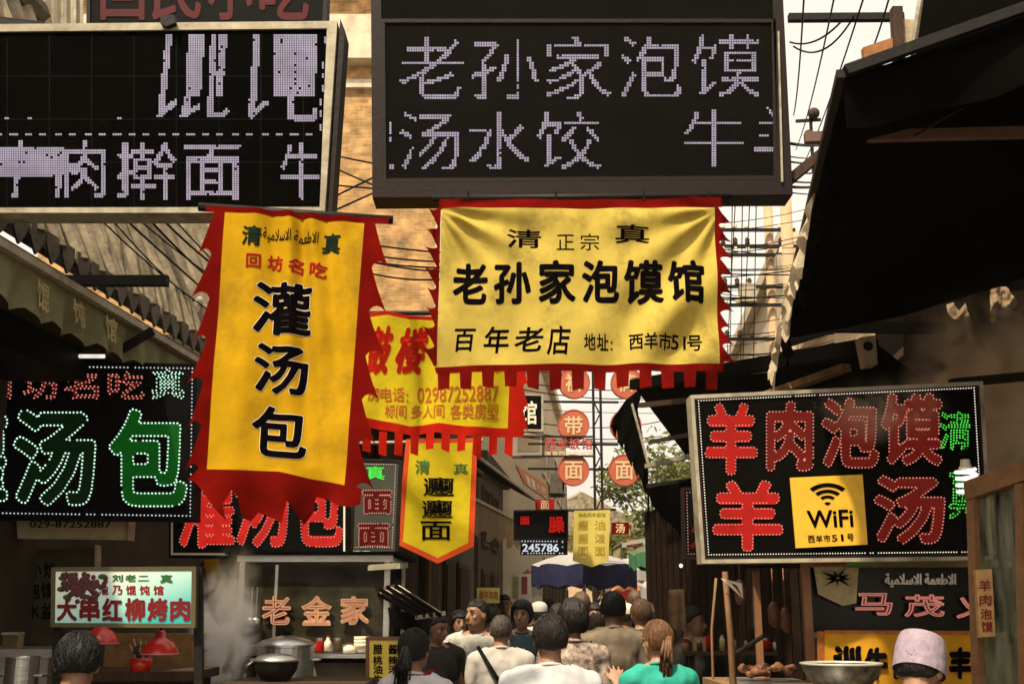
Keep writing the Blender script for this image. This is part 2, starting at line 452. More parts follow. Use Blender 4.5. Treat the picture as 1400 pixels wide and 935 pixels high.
def outline_pts(ch, Q, pitch, bold=0., g=.8):
    """evenly spaced points round the outer edge of a (bold) character: raster, contour, resample"""
    Q, sh = bold_box(ch, Q, max(bold, .0))
    vs, fs, _ = place(ch, Q, 0.0, True)
    t = BVHTree.FromPolygons([(x, y, 0) for x, y in vs], fs)
    m_ = max(max(abs(d[0]), abs(d[1])) for d in sh) + 2
    x0 = min(v[0] for v in vs) - m_; y0 = min(v[1] for v in vs) - m_
    W = int((max(v[0] for v in vs) + m_ - x0)/g) + 2; Hh = int((max(v[1] for v in vs) + m_ - y0)/g) + 2
    G = [[t.ray_cast((x0+i*g, y0+j*g, 1), (0, 0, -1))[0] is not None for i in range(W)] for j in range(Hh)]
    if len(sh) > 1:
        rx = m_-2; k = max(1, round(rx/g)); D = [(i, j) for i in range(-k, k+1) for j in range(-k, k+1) if i*i+j*j <= k*k+.5]
        G2 = [[False]*W for _ in range(Hh)]
        for j in range(Hh):
            for i in range(W):
                if G[j][i]:
                    for di, dj in D:
                        if 0 <= i+di < W and 0 <= j+dj < Hh: G2[j+dj][i+di] = True
        G = G2
    nx = {}
    for j in range(Hh-1):                                 # boundary edges of the cells, inside on the left
        for i in range(W-1):
            if not G[j][i]: continue
            if not (j > 0 and G[j-1][i]): nx.setdefault((i, j), []).append((i+1, j))
            if not G[j][i+1]: nx.setdefault((i+1, j), []).append((i+1, j+1))
            if not G[j+1][i]: nx.setdefault((i+1, j+1), []).append((i, j+1))
            if not (i > 0 and G[j][i-1]): nx.setdefault((i, j+1), []).append((i, j))
    out = []
    while nx:
        s0 = next(iter(nx)); loop = [s0]; cur = s0
        while cur in nx:
            c2 = nx[cur].pop()
            if not nx[cur]: del nx[cur]
            cur = c2; loop.append(cur)
            if cur == s0: break
        L = len(loop)-1
        if L < 8: continue
        sm = [(sum(loop[(i+d) % L][0] for d in range(-2, 3))/5, sum(loop[(i+d) % L][1] for d in range(-2, 3))/5) for i in range(L)]
        pts = [(x0 + (x-.5)*g, y0 + (y-.5)*g) for x, y in sm]; pts.append(pts[0])
        tot = sum(math.dist(pts[i], pts[i+1]) for i in range(L))
        n = max(3, round(tot/pitch)); st = tot/n; d = 0; need = 0
        for i in range(L):
            l_ = math.dist(pts[i], pts[i+1])
            while l_ > 0 and need <= d + l_ and need < tot - st*.5:
                q_ = (need-d)/l_; out.append((pts[i][0]*(1-q_)+pts[i+1][0]*q_, pts[i][1]*(1-q_)+pts[i+1][1]*q_)); need += st
            d += l_
    return out
def line_pts(p, q, pitch):
    n = max(2, round(math.dist(p, q)/pitch))
    return [(p[0]+(q[0]-p[0])*i/n, p[1]+(q[1]-p[1])*i/n) for i in range(n)]
def matrix_pts(shapes, pitch):
    """shapes: list of (verts, faces) in pixels; grid points lying inside"""
    out = set()
    for vs, fs in shapes:
        if not fs: continue
        t = BVHTree.FromPolygons([(x, y, 0) for x, y in vs], fs)
        xs = [v[0] for v in vs]; ys = [v[1] for v in vs]
        for i in range(math.floor(min(xs)/pitch), math.ceil(max(xs)/pitch)+1):
            for j in range(math.floor(min(ys)/pitch), math.ceil(max(ys)/pitch)+1):
                x, y = i*pitch, j*pitch
                if t.ray_cast((x, y, 1), (0, 0, -1))[0] is not None: out.add((x, y))
    return sorted(out)
def shp(pts):
    return cut_grid(pts, [tuple(range(len(pts)))], 1e6)
def flame(p, q, n, out, lean=.35, seed=0):
    """hooked flame teeth along p->q on the left of the travel direction; lean<0 makes the hooks point back towards p"""
    rnd = random.Random(seed)
    if lean < 0:
        return [tuple(x) for x in reversed(flame(q, p, n, -out, -lean, seed))]
    p, q = Vector(p), Vector(q); d = q-p; L = d.length; d.normalize(); nrm = Vector((d.y, -d.x)); w = L/n
    pts = []
    for i in range(n):
        a = p + d*(w*i); b = p + d*(w*(i+1)); o = out*rnd.uniform(.8, 1.2)
        tip = a + d*(w*(.86+lean*.5)) + nrm*o
        c1 = a + nrm*(o*.42) + d*(w*.55); c2 = a + d*(w*.74) + nrm*(o*.45)
        b2 = a + d*(w*.97)
        for k in range(7):
            t = k/7; pts.append(tuple(a*(1-t)**2 + c1*2*t*(1-t) + tip*t*t))
        for k in range(7):
            t = k/7; pts.append(tuple(tip*(1-t)**2 + c2*2*t*(1-t) + b2*t*t))
    pts.append(tuple(q))
    return pts
# ================================================================= SETTING
M_PAVE = brick('street_paving', (.16, .145, .125), (.11, .10, .09), (.05, .045, .04), 1.6)
M_GROUND = mat('ground_dust', (.17, .15, .12), .95, var=.3, scale=.6, bump=.2, bscale=8)
g = MB().poly([(-90, -30, 0), (90, -30, 0), (90, 150, 0), (-90, 150, 0)]).build('ground', M_GROUND); tag(g, kind='structure')
g = MB().poly([(fx(-3.3, -20), -20, .004), (fx(3.1, -20), -20, .004), (fx(3.1, 70), 70, .004), (fx(-3.3, 70), 70, .004)]).build('street', M_PAVE); tag(g, kind='structure')

M_BRICK = brick('tan_brick', (.50, .275, .095), (.31, .155, .045), (.44, .30, .15), 4.2, rot=(R(90), 0, 0), bw=.75, rh=.27)
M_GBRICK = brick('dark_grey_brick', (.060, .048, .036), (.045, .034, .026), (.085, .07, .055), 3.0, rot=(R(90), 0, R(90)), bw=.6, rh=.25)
M_CONC = mat('pale_concrete', (.60, .50, .36), .9, var=.25, scale=3, bump=.2, dirt=.35)
M_BEIGE = mat('beige_plaster', (.52, .38, .23), .9, var=.22, scale=1.6, bump=.15, dirt=.35)
M_BEIGE2 = mat('pale_plaster', (.55, .45, .31), .9, var=.22, scale=1.2, bump=.15, dirt=.35)
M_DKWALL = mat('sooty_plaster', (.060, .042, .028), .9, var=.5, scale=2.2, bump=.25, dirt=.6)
M_DKPANEL = mat('dark_timber_panel', (.028, .015, .008), .7, var=.5, scale=5, bump=.3, stretch=(1, 6, .7))
M_TILE = mat('grey_roof_tile', (.11, .09, .065), .8, var=.45, scale=9, bump=.3, bscale=30)
M_TILEPALE = mat('pale_roof_tile', (.26, .205, .135), .9, dirt=.8, var=.6, scale=7, bump=.3, bscale=30)
M_WINDOW = mat('dark_window_glass', (.02, .022, .02), .12, var=.3, scale=2)
M_GREENWIN = mat('green_tinted_glass', (.30, .34, .20), .2, var=.3, scale=6)

def wallbox(x0, Y0, Y1, z0, z1, depth, side):
    a = [(fx(x0, Y0), Y0, z0), (fx(x0, Y1), Y1, z0), (fx(x0, Y1), Y1, z1), (fx(x0, Y0), Y0, z1)]
    b = [(x + side*depth, y, z) for x, y, z in a]
    return MB().prism(a, b)
def facbox(mb, x0, Ya, Yb, za, zb, t, side, out=.0):      # raised piece on a street facade; side -1 left wall, +1 right wall
    s = -side
    a = [(fx(x0, Ya) + s*(out+t), Ya, za), (fx(x0, Yb) + s*(out+t), Yb, za), (fx(x0, Yb) + s*(out+t), Yb, zb), (fx(x0, Ya) + s*(out+t), Ya, zb)]
    b = [(x - s*t, y, z) for x, y, z in a]
    mb.prism(a, b); return mb

def shop(label, x0, Y0, Y1, h, side, wm, seed, dark=True, depth=5.0, name='shop_building', cat='building', win_mat=None):
    r = random.Random(seed)
    t = thing(name, label, cat, (fx(x0, (Y0+Y1)/2), (Y0+Y1)/2, 0), None)
    wallbox(x0, Y0, Y1, 0, h, depth, side).build('wall', wm, t)
    c = MB(); facbox(c, x0, Y0 - .05, Y1 + .05, h - .22, h + .08, .18, side, .003); c.build('cornice', M_DKPANEL if dark else M_CONC, t)
    Y = Y0 + .5
    while Y < Y1 - 1.6:
        w = r.uniform(1.1, 1.6)
        d = MB(); facbox(d, x0, Y, Y + w, .02, 2.5, .05, side, .003)
        for k in range(6): facbox(d, x0, Y + .06 + k*(w-.12)/6, Y + .06 + (k+.8)*(w-.12)/6, .1, 2.4, .03, side, .054)
        d.build('shopfront', M_DKPANEL if dark else M_DKWOOD, t)
        if h > 3.6:
            f = MB(); z0, z1 = 3.0, min(h - .5, 4.3)
            facbox(f, x0, Y, Y + .08, z0, z1, .06, side, .003); facbox(f, x0, Y + w - .08, Y + w, z0, z1, .06, side, .003)
            facbox(f, x0, Y + .08, Y + w - .08, z0, z0 + .08, .06, side, .003); facbox(f, x0, Y + .08, Y + w - .08, z1 - .08, z1, .06, side, .003)
            facbox(f, x0, Y + w/2 - .03, Y + w/2 + .03, z0 + .08, z1 - .08, .05, side, .003)
            wn_ = f.build('window', M_DKWOOD if dark else M_CONC, t)
            p = MB(); facbox(p, x0, Y + .08, Y + w - .08, z0 + .08, z1 - .08, .01, side, .006)
            o = p.build('pane', win_mat or M_WINDOW, wn_)
            if h > 6.6:
                z0, z1 = 5.2, 6.4
                f = MB()
                facbox(f, x0, Y, Y + .08, z0, z1, .06, side, .003); facbox(f, x0, Y + w - .08, Y + w, z0, z1, .06, side, .003)
                facbox(f, x0, Y + .08, Y + w - .08, z0, z0 + .08, .06, side, .003); facbox(f, x0, Y + .08, Y + w - .08, z1 - .08, z1, .06, side, .003)
                wn_ = f.build('window', M_DKWOOD if dark else M_CONC, t)
                p = MB(); facbox(p, x0, Y + .08, Y + w - .08, z0 + .08, z1 - .08, .01, side, .006); p.build('pane', win_mat or M_WINDOW, wn_)
        Y += w + r.uniform(.5, .8)
    return t

# ---- left near building with the tiled eave
XL = -3.3
lt = thing('tiled_shop', 'old low shop with grey tiled eave and brown fascia under the left LED board', 'building', (fx(XL, 6), 6, 0))
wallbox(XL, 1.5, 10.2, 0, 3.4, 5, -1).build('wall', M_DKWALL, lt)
b = MB(); facbox(b, XL, 1.4, 10.3, 3.02, 3.42, .30, -1, .003); b.build('fascia', M_WOOD, lt)
b = MB(); facbox(b, XL, 1.4, 10.3, 2.84, 3.01, .42, -1, .003); b.build('beam', M_BLACK, lt)
# roof: steep tiled slope above the eave
rb = MB(); e0, e1 = -2.92, -3.75
z0r, z1r = 3.46, 5.35
rb.prism([(fx(e0, 1.4), 1.4, z0r), (fx(e0, 10.3), 10.3, z0r), (fx(e1, 10.3), 10.3, z1r), (fx(e1, 1.4), 1.4, z1r)],
         [(fx(e0, 1.4), 1.4, z0r-.06), (fx(e0, 10.3), 10.3, z0r-.06), (fx(e1, 10.3), 10.3, z1r-.06), (fx(e1, 1.4), 1.4, z1r-.06)])
roof = rb.build('roof', mat('shaded_tile_bed', (.05, .042, .032), .9, var=.4), lt)  # shade between the rolls is put into this darker bed colour
rb = MB(); Y = 1.5; rnd = random.Random(3)
while Y < 10.2:
    j = rnd.uniform(-.02, .02)
    pts = [Vector((fx(e0, Y+j) + .05 + (e1-e0)*k/7, Y + j, z0r - .015 + (z1r-z0r)*k/7 + rnd.uniform(-.006, .006))) for k in range(8)]
    rb.tube(pts, [.058 + .006*(k % 2) for k in range(8)], 8)
    Y += .23
rb.build('tile_roll', M_TILEPALE, roof, smooth=False)  # sunlit tops are put into the rolls' paler tile colour
for k in range(54):                                            # hanging drip tiles along the eave
    Y = 1.58 + .165*k
    x = fx(e0, Y) + .07; z = z0r + .0; w = .066
    pr = [(-w, .03), (w, .03), (w, -.04), (.025, -.10), (0, -.125), (-.025, -.10), (-w, -.04)]
    if 3.6 < Y < 8.4:
        d = MB().prism([(x + .012 + .09*a - .02*(bz), Y + a, z + bz) for a, bz in pr], [(x + .09*a - .02*bz, Y + a, z + bz) for a, bz in pr])
        d.build('drip_tile', M_TILE, roof)
rd = MB(); rd.tube([(fx(e1, 1.4), 1.4, z1r + .06), (fx(e1, 10.3), 10.3, z1r + .06)], .12, 10); rd.build('ridge', M_TILE, roof)
ch = MB(); p0 = PY(7.9)                                          # white end ornament of the eave
ch.ell(p0.pt(268, 421), (.035, .06, .06)); ch.ell(p0.pt(273, 412), (.025, .04, .035)); ch.build('end_tile', M_HALO, lt, smooth=True)

# ---- awning with the scalloped valance on that shop
va = thing('valance_awning', 'awning with pale edge rail and faded green scalloped valance beneath the tiled eave', 'awning', (fx(-2.6, 5.5), 5.5, 2.8))
ZV = 3.115
def vpt(Y, z, o=0.0): return Vector((fx(-2.6, Y) + o, Y, z))
n = 240; vb = MB(); rows = 7; vs = []; fs = []
for i in range(n+1):
    Y = 3.2 + 4.6*i/n
    ph = (Y*4.3) % 1.0
    drop = .165 + .040*math.sin(math.pi*ph) - .02*math.sin(Y*2.1)
    for r_ in range(rows):
        t = r_/(rows-1)
        vs.append(vpt(Y, ZV - drop*t, .022*t*math.sin(Y*27) + .015*t*math.sin(Y*11.3+1)))
for i in range(n):
    for r_ in range(rows-1):
        a = i*rows + r_; fs.append((a, a+1, a+rows+1, a+rows))
M_VAL = mat('faded_green_cloth', (.27, .25, .13), .9, var=.3, scale=8, trans=.3, dirt=.5)
vb.add(vs, fs); vb.build('valance', M_VAL, va, smooth=True)
rl = MB(); rl.bar(vpt(3.2, ZV+.02, .012), vpt(7.8, ZV+.02, .012), .05, .035); rl.build('edge_rail', M_PALEMETAL, va)
cn = MB(); cn.prism([vpt(3.2, ZV+.045), vpt(7.8, ZV+.045), Vector((fx(XL, 7.8), 7.8, ZV+.22)), Vector((fx(XL, 3.2), 3.2, ZV+.22))],
                    [vpt(3.2, ZV+.037), vpt(7.8, ZV+.037), Vector((fx(XL, 7.8), 7.8, ZV+.212)), Vector((fx(XL, 3.2), 3.2, ZV+.212))])
cn.build('canopy', M_TARP, va)
pv = FAC(-2.575)
M_FADED = mat('faded_yellow_paint', (.42, .34, .15), .9, var=.3)
letters(pv, [('馄', [(50, 378), (68, 392), (66, 430), (50, 420)]), ('饨', [(98, 406), (116, 416), (116, 450), (101, 441)]),
             ('馆', [(143, 428), (160, 438), (158, 470), (145, 464)])], M_FADED, va, bold=.02)

# ---- further left shops, brick tower, far houses
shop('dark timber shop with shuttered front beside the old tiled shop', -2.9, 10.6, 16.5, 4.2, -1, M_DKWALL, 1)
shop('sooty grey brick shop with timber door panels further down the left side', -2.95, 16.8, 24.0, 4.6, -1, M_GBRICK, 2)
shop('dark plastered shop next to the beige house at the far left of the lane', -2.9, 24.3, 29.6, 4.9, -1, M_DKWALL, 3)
shop('pale beige three floor house on left of lane near the round signs', -1.95, 30.0, 46, 8.3, -1, M_BEIGE2, 4, dark=False)
tw = thing('brick_building', 'tall tan brick block with pale concrete band rising behind the hanging banners', 'building', (-5, 26, 0))
MB().box((-5.55, 27, 7.4), (8.1, 10, 14.8)).build('wall', M_BRICK, tw)
MB().box((-5.52, 26.9, 13.3), (8.3, 10.5, 1.0)).build('concrete_band', M_CONC, tw)
MB().box((-5.52, 26.9, 14.95), (8.6, 10.9, .3)).build('roof', M_CONC, tw)
for zz in (9.3,):
    MB().box((-5.52, 27, 12.35), (8.2, 10.2, .18)).build('ledge', M_CONC, tw)
MB().box((-1.46, 21.93, 5.5), (.16, .16, 11)).build('pipe_or_bright_edge', M_CONC, tw)  # pale strip added for the bright edge of the corner, no pipe
MB().box((-3.0, 21.9, 6.0), (3.3, .3, .12)).build('ledge', M_CONC, tw)

shop('shade darkened plaster shop block standing behind the right hand awnings', 3.1, 1.5, 13.0, 5.2, 1, mat('shaded_black_wall', (.014, .009, .006), .95, var=.5, scale=2.2, bump=.25, spec=.05), 5)  # awning shade is put into this near-black wall colour
shop('low beige house with green window seen between the right awnings', 3.25, 13.3, 20.0, 6.0, 1, M_BEIGE, 6, dark=False, win_mat=M_GREENWIN)
shop('tall beige house behind the concrete utility poles', 3.4, 20.4, 34, 8.6, 1, M_BEIGE2, 7, dark=False, depth=7)
shop('pale far house at the right bend of the lane', 3.0, 35, 50, 6.0, 1, M_BEIGE, 8, dark=False, depth=8)

def gable(label, cx, cy, w, d, h, rh, seed):
    t = thing('gabled_house', label, 'house', (cx, cy, 0))
    MB().box((cx, cy, h/2), (w, d, h)).build('wall', M_BEIGE, t)
    r = MB(); x0, x1, y0, y1 = cx-w/2-.4, cx+w/2+.4, cy-d/2-.4, cy+d/2+.4
    A = [(x0, y0, h), (cx, y0, h+rh), (x1, y0, h)]
    r.prism(A, [(x, y1, z) for x, y, z in A]); 
    nn = int(d/.5)
    for k in range(nn):
        y = y0 + (k+.5)*(y1-y0)/nn
        r.tube([(x0, y, h+.04), (cx, y, h+rh+.04)], .09, 5); r.tube([(x1, y, h+.04), (cx, y, h+rh+.04)], .09, 5)
    r.build('roof', M_TILEPALE, t)
    for k in (-1, 1): MB().box((cx + k*w*.25, cy-d/2-.02, h*.6), (.9, .08, 1.2)).build('window', M_WINDOW, t)
gable('far house with pale tiled gable roof closing the lane under the round signs', 3.2, 57, 6.5, 8, 5.0, 1.9, 1)
gable('far small house with low tiled roof at the lane end beside the tree', 8.3, 60, 5, 8, 3.6, 1.5, 2)
MB_wall = thing('end_building', 'far plain beige building closing the end of the lane', 'building', (2, 74, 0))
MB().box((2, 76, 2.6), (26, 4, 5.2)).build('wall', M_BEIGE2, MB_wall)
for k in range(8): MB().box((-8 + k*2.8, 73.97, 3.2), (1.2, .1, 1.4)).build('window', M_WINDOW, MB_wall)

# ---- trees at the end
M_BARK = mat('tree_bark', (.10, .07, .045), .9, var=.4, bump=.5)
def leafmat(n, c): return mat(n, c, .7, var=.45, scale=1.5, trans=.35)
M_LEAF1 = leafmat('olive_leaf', (.105, .115, .022)); M_LEAF2 = leafmat('dark_leaf', (.055, .075, .018))
def tree(label, x, y, h, cr, seed, m, n=3600, trunk_h=None, leaf=.16):
    r = random.Random(seed)
    t = thing('leafy_tree', label, 'tree', (x, y, 0))
    tb = MB(); th = trunk_h or h*.45
    tb.tube([(x, y, 0), (x+.05, y, th*.5), (x-.06, y+.05, th), (x, y, h*.8)], [.17, .14, .11, .03], 9)
    cl = []
    for k in range(11):
        a = r.uniform(0, 6.28); rr = cr*r.uniform(.25, .8); zz = r.uniform(th*.95, h-.4)
        c = Vector((x + rr*math.cos(a), y + rr*math.sin(a), zz)); cl.append((c, cr*r.uniform(.3, .5)))
        tb.tube([(x, y, th*r.uniform(.75, 1.05)), ((x+c.x)/2, (y+c.y)/2, (th+zz)/2+.15), c], [.07, .045, .015], 6)
    tb.build('trunk', M_BARK, t, smooth=True)
    cb = MB()
    for k in range(n):
        c, R_ = r.choice(cl)
        d = Vector((r.gauss(0, 1), r.gauss(0, 1), r.gauss(0, .8))).normalized() * R_ * (r.random()**.4) * 1.15
        p = c + d; u = Vector((r.uniform(-1, 1), r.uniform(-1, 1), r.uniform(-.6, .6))).normalized(); v = u.orthogonal().normalized(); s = leaf*r.uniform(.6, 1.3)
        cb.add([p-u*s, p+v*s*.45, p+u*s, p-v*s*.45], [(0, 1, 2, 3)])
    cb.build('crown', m, t, recalc=False)
tree('olive green leafy tree beyond the round signs at right', 5.5, 43, 7.6, 2.6, 1, M_LEAF1)
tree('dark green tree half hidden behind the torn black tarp', 7.0, 38, 6.6, 2.2, 2, M_LEAF2)
tree('small pale green tree by the far gabled house', 3.6, 50, 5.2, 1.5, 3, M_LEAF1, 2200)

# ================================================================= LED BOARDS
def board(name, label, cat, pl, outer, inner, frame_m, panel_m, depth=.14, rec=.012, lip=.0):
    t = thing(name, label, cat, pl.pt(sum(p[0] for p in outer)/4, max(p[1] for p in outer), -depth/2))
    MB().slab(pl, inner, -rec, -depth+.01).build('panel', panel_m, t)
    MB().ring(pl, outer, inner, 0, -depth).build('frame', frame_m, t)
    return t

# centre board
pc = PY(7.0)
cb_ = board('led_board', 'big dark brown LED board with two rows of lilac characters above the lemon banner', 'LED sign', pc,
            [(507, -14), (1070, -14), (1084, 266), (509, 270)], [(521, 26 - 34), (1056, -8), (1064, 246), (523, 250)], M_DKFRAME, M_LEDBOARD, .22)
MB().ring(pc, [(521.3, 26), (1060.5, 26), (1063.6, 245.6), (523.2, 249.6)], [(526, 31), (1055, 31), (1058, 240), (528, 244)], .0, -.011).build('inner_bezel', M_DKFRAME, cb_)
MB().slab(pc, [(1062.6, 45), (1064.6, 45), (1070, 250), (1067.5, 250)], .02, .002).build('edge_strip', M_PALEMETAL, cb_)
PT = 3.42
sm_ = MB()
for k in range(1, 9): sm_.rect(pc, 526 + 60*k - .5, 30, 526 + 60*k + .5, 243, -.0112, -.0125)
for k in range(1, 4): sm_.rect(pc, 526, 30 + 54*k - .5, 1056, 30 + 54*k + .5, -.0106, -.0125)
sm_.build('module_seams', M_BLACK, cb_)
def sfs(ch, Q, bold=0.): v, f, _ = place(ch, Q, bold); return (v, f)
c_items = [('老', (547, 50, 633, 135)), ('孙', (645, 53, 736, 135)), ('家', (746, 49, 836, 136)), ('泡', (846, 48, 932, 133)), ('馍', (946, 47, 1040, 132)),
           ('汤', (546, 153, 629, 232)), ('水', (640, 153, 726, 232)), ('饺', (734, 152, 822, 231)), ('牛', (935, 148, 1018, 229))]
shapes = [sfs(*i, bold=-.004) for i in c_items]
for q in ([(1048, 146), (1056, 148), (1058, 158), (1053, 156)], [(1036, 166), (1059, 164), (1059, 168), (1037, 170)], [(1039, 183), (1054, 182), (1050, 187), (1041, 188)],
          [(1030, 200), (1059, 200), (1059, 206), (1030, 206)], [(531, 166), (535, 166), (535, 192), (531, 192)], [(531, 226), (538, 224), (538, 231), (531, 231)]):
    shapes.append(shp(q))
dots_mb(pc, matrix_pts(shapes, PT), PT*.39, .002 - .012, True).build('led_lettering', M_LILAC, cb_, recalc=False)
br = MB(); br.bar(P(1078, 25, 7.1), P(1235, 24, 7.1), .05); br.build('support_arm', M_DKSTEEL, cb_)
br = MB(); br.bar(P(1080, 246, 7.1), P(1150, 188, 7.1), .10, .06); br.build('brace', M_DKWOOD, cb_)
br = MB(); br.bar(P(560, -10, 7.15), P(200, -40, 7.15), .05); br.build('support_arm', M_DKSTEEL, cb_)

# left board
pl_ = PY(4.6)
lb = thing('led_board', 'black LED board in pale metal frame with stretched lilac strokes above one character row', 'LED sign', pl_.pt(200, 290, -.1))
MB().slab(pl_, [(-60, 44), (447, 39), (437, 284), (-60, 284)], -.012, -.13).build('panel', M_LEFTBOARD, lb)
MB().ring(pl_, [(-70, 34), (461, 29), (444, 291), (-70, 291)], [(-60, 44), (447, 39), (437, 283), (-60, 284)], .0, -.14).build('frame', M_PALEMETAL, lb)
MB().slab(pl_, [(464.5, 24), (471, 40), (453, 290), (448, 290)], -.01, -.14).build('side_rail', M_DKFRAME, lb)
MB().slab(pl_, [(222, 26), (240, 25), (242, 36), (230, 41), (222, 37)], .03, -.05).build('bracket', M_DKSTEEL, lb)
sm_ = MB()
for k in range(0, 9): sm_.rect(pl_, -50 + 58*k - .5, 46, -50 + 58*k + .5, 282, -.0112, -.0125)
for k in range(1, 4): sm_.rect(pl_, -58, 44 + 59*k - .5, 436, 44 + 59*k + .5, -.0106, -.0125)
sm_.build('module_seams', M_BLACK, lb)
k_ = 1/2.9167
def L_(pts): return shp([(x*k_, y*k_) for x, y in pts])
shapes = [L_(q_) for q_ in (
    [(660, 130), (685, 130), (652, 445), (626, 445)], [(626, 430), (650, 430), (648, 468), (624, 466)], [(650, 425), (697, 392), (708, 410), (650, 458)],
    [(748, 130), (815, 130), (797, 385), (735, 385)], [(735, 385), (762, 385), (745, 465), (715, 462)], [(745, 432), (800, 405), (795, 430), (745, 455)],
    [(838, 135), (862, 135), (850, 388), (826, 388)], [(872, 135), (905, 135), (885, 385), (858, 385)], [(820, 385), (850, 385), (848, 468), (820, 468)], [(845, 445), (895, 445), (895, 468), (845, 468)], [(885, 448), (895, 422), (912, 440), (905, 458)],
    [(1010, 135), (1038, 135), (1016, 450), (988, 450)], [(986, 440), (1012, 440), (1004, 474), (985, 462)], [(1012, 430), (1060, 395), (1070, 410), (1010, 462)],
    [(1090, 132), (1265, 130), (1255, 382), (1085, 380)], [(1145, 383), (1172, 383), (1170, 476), (1147, 470)], [(1168, 455), (1255, 455), (1255, 478), (1168, 478)], [(1243, 455), (1245, 425), (1268, 430), (1260, 470)])] + [
          L_([(615, 130), (640, 130), (640, 136), (615, 136)]), L_([(730, 130), (745, 130), (745, 136), (730, 136)]), L_([(908, 130), (935, 130), (935, 136), (908, 136)]), L_([(965, 130), (995, 130), (995, 136), (965, 136)]),
          L_([(-60, 585), (262, 582), (262, 640), (325, 664), (325, 694), (160, 700), (-60, 700)]), L_([(50, 700), (75, 700), (65, 788), (45, 788)]), L_([(218, 695), (243, 695), (236, 788), (214, 788)]), L_([(66, 558), (90, 558), (90, 584), (66, 584)])]
for it in [('肉', (87, 192, 143, 270)), ('擀', (157, 192, 241, 271)), ('面', (250, 197, 330, 271)), ('牛', (383, 193, 437, 274))]: shapes.append(sfs(*it, bold=.004))
for i in range(24):
    x = -48 + 20.2*i; shapes.append(shp([(x, 181), (x+10, 181), (x+10, 185), (x, 185)]))
for x in (5, 37, 158): shapes.append(shp([(x, 159), (x+6, 159), (x+6, 163), (x, 163)]))
for x in (155, 170, 190, 313, 335, 355, 377, 397, 416): shapes.append(shp([(x, 277.5), (x+10, 277.5), (x+10, 280), (x, 280)]))
for i in range(8): shapes.append(shp([(442-i*.9, 48+i*17), (445-i*.9, 48+i*17), (445-i*.9, 58+i*17), (442-i*.9, 58+i*17)]))
dots_mb(pl_, matrix_pts(shapes, 3.15), 3.15*.41, -.010, True).build('led_lettering', M_LILAC, lb, recalc=False)
for a_, b_ in (((60, 40), (-120, 20)), ((60, 270), (-120, 300))): MB().bar(P(*a_, 4.72), P(*b_, 4.72), .05).build('support_arm', M_DKSTEEL, lb)

# sign above and behind it
p9 = PY(6.6)
t = board('shop_sign', 'black sign with red lettering peeking over the top of the left LED board', 'sign', p9, [(118, -60), (450, -62), (446, 48), (118, 48)], [(123, -55), (444, -57), (440, 43), (123, 43)], M_DKFRAME, M_BLACK, .1)
letters(p9, cells('回民小吃', (130, -58, 425, 27)), M_REDDIM, t, bold=.02, off=-.008)
t = thing('corrugated_sheet', 'pale corrugated plastic sheet above the left LED board', 'sheet', P(60, 30, 6.7))
sb = MB(); q = PY(6.75)
vs = []; fs = []
for i in range(60):
    x = -80 + 195*i/59
    for y in (-60, 45): vs.append(q.pt(x, y, .02*math.sin(i*1.5)))
for i in range(59): fs.append((2*i, 2*i+2, 2*i+3, 2*i+1))
sb.add(vs, fs); sb.build('corrugated_panel', M_PALEMETAL, t)

# green LED sign
pg = PY(6.1)
gs = board('led_sign', 'black LED sign with red row above large green dotted outline characters at left edge', 'LED sign', pg,
           [(-90, 492), (270, 497), (266, 712), (-90, 708)], [(-86, 496), (266, 501), (262, 708), (-86, 704)], M_BLACK, M_BLACK, .12, .006)
bd = line_pts((-80, 499), (263, 503.5), 5.2) + line_pts((263, 503.5), (260, 705), 5.2) + line_pts((260, 705), (-80, 700), 5.2)
dots_mb(pg, bd, 1.15, .0).build('border_lights', M_WHITELED, gs)
reds = [('回', (-22, 508, 15, 545)), ('坊', (31, 507, 80, 545)), ('名', (87, 508, 134, 545)), ('吃', (148, 508, 197, 545))]
letters(pg, reds, M_REDDIM, gs, bold=.0, off=-.004)
dots_mb(pg, [q for c, Q in reds for q in outline_pts(c, Q, 5.6, .006)], 1.25, .0).build('red_lights', M_REDLED, gs)
dots_mb(pg, outline_pts('真', (207, 505, 252, 545), 5.2, 0), 1.25, .0).build('green_lights', M_GREENLED, gs)
big = [('汤', (19, 559, 130, 691)), ('包', (150, 559, 255, 692)), ('灌', (-100, 559, 9, 690))]
letters(pg, big[:1] + big[2:], M_GREENFILL, gs, 'green_lettering', bold=.035, off=-.004)
letters(pg, big[1:2], M_GREENLIT, gs, 'green_lettering', bold=.035, off=-.004)
dots_mb(pg, [q for c, Q in big for q in outline_pts(c, Q, 5.0, .03)], 1.5, .0).build('green_lights', M_GREENLED, gs)
br = MB(); br.bar(P(100, 505, 6.25), P(-20, 470, 6.25), .05); br.build('support_arm', M_DKSTEEL, gs)
# black bar above it, and a strip light
b = MB().bar(P(-60, 385, 5.4), P(230, 384, 5.4), .045, .05).build('iron_bar', M_BLACK); tag(b, 'thick black iron bar sticking out across the green valance', 'bar')
t = thing('strip_light', 'thin pale fluorescent strip light just above the green dotted sign', 'lamp', P(90, 487, 6.0))
MB().tube([P(36, 487, 6.0), P(143, 487, 6.0)], .011, 10).build('lamp_tube', led('tube_glow', (.9, .85, .72), .6), t, smooth=True)
MB().bar(P(34, 482.5, 6.02), P(145, 482.5, 6.02), .03, .02).build('batten', M_DKSTEEL, t)
b = MB().bar(P(165, 478, 5.9), P(208, 453, 6.0), .035, .05).build('iron_strut', M_BLACK); tag(b, 'short black diagonal strut below the end of the valance rail', 'strut')

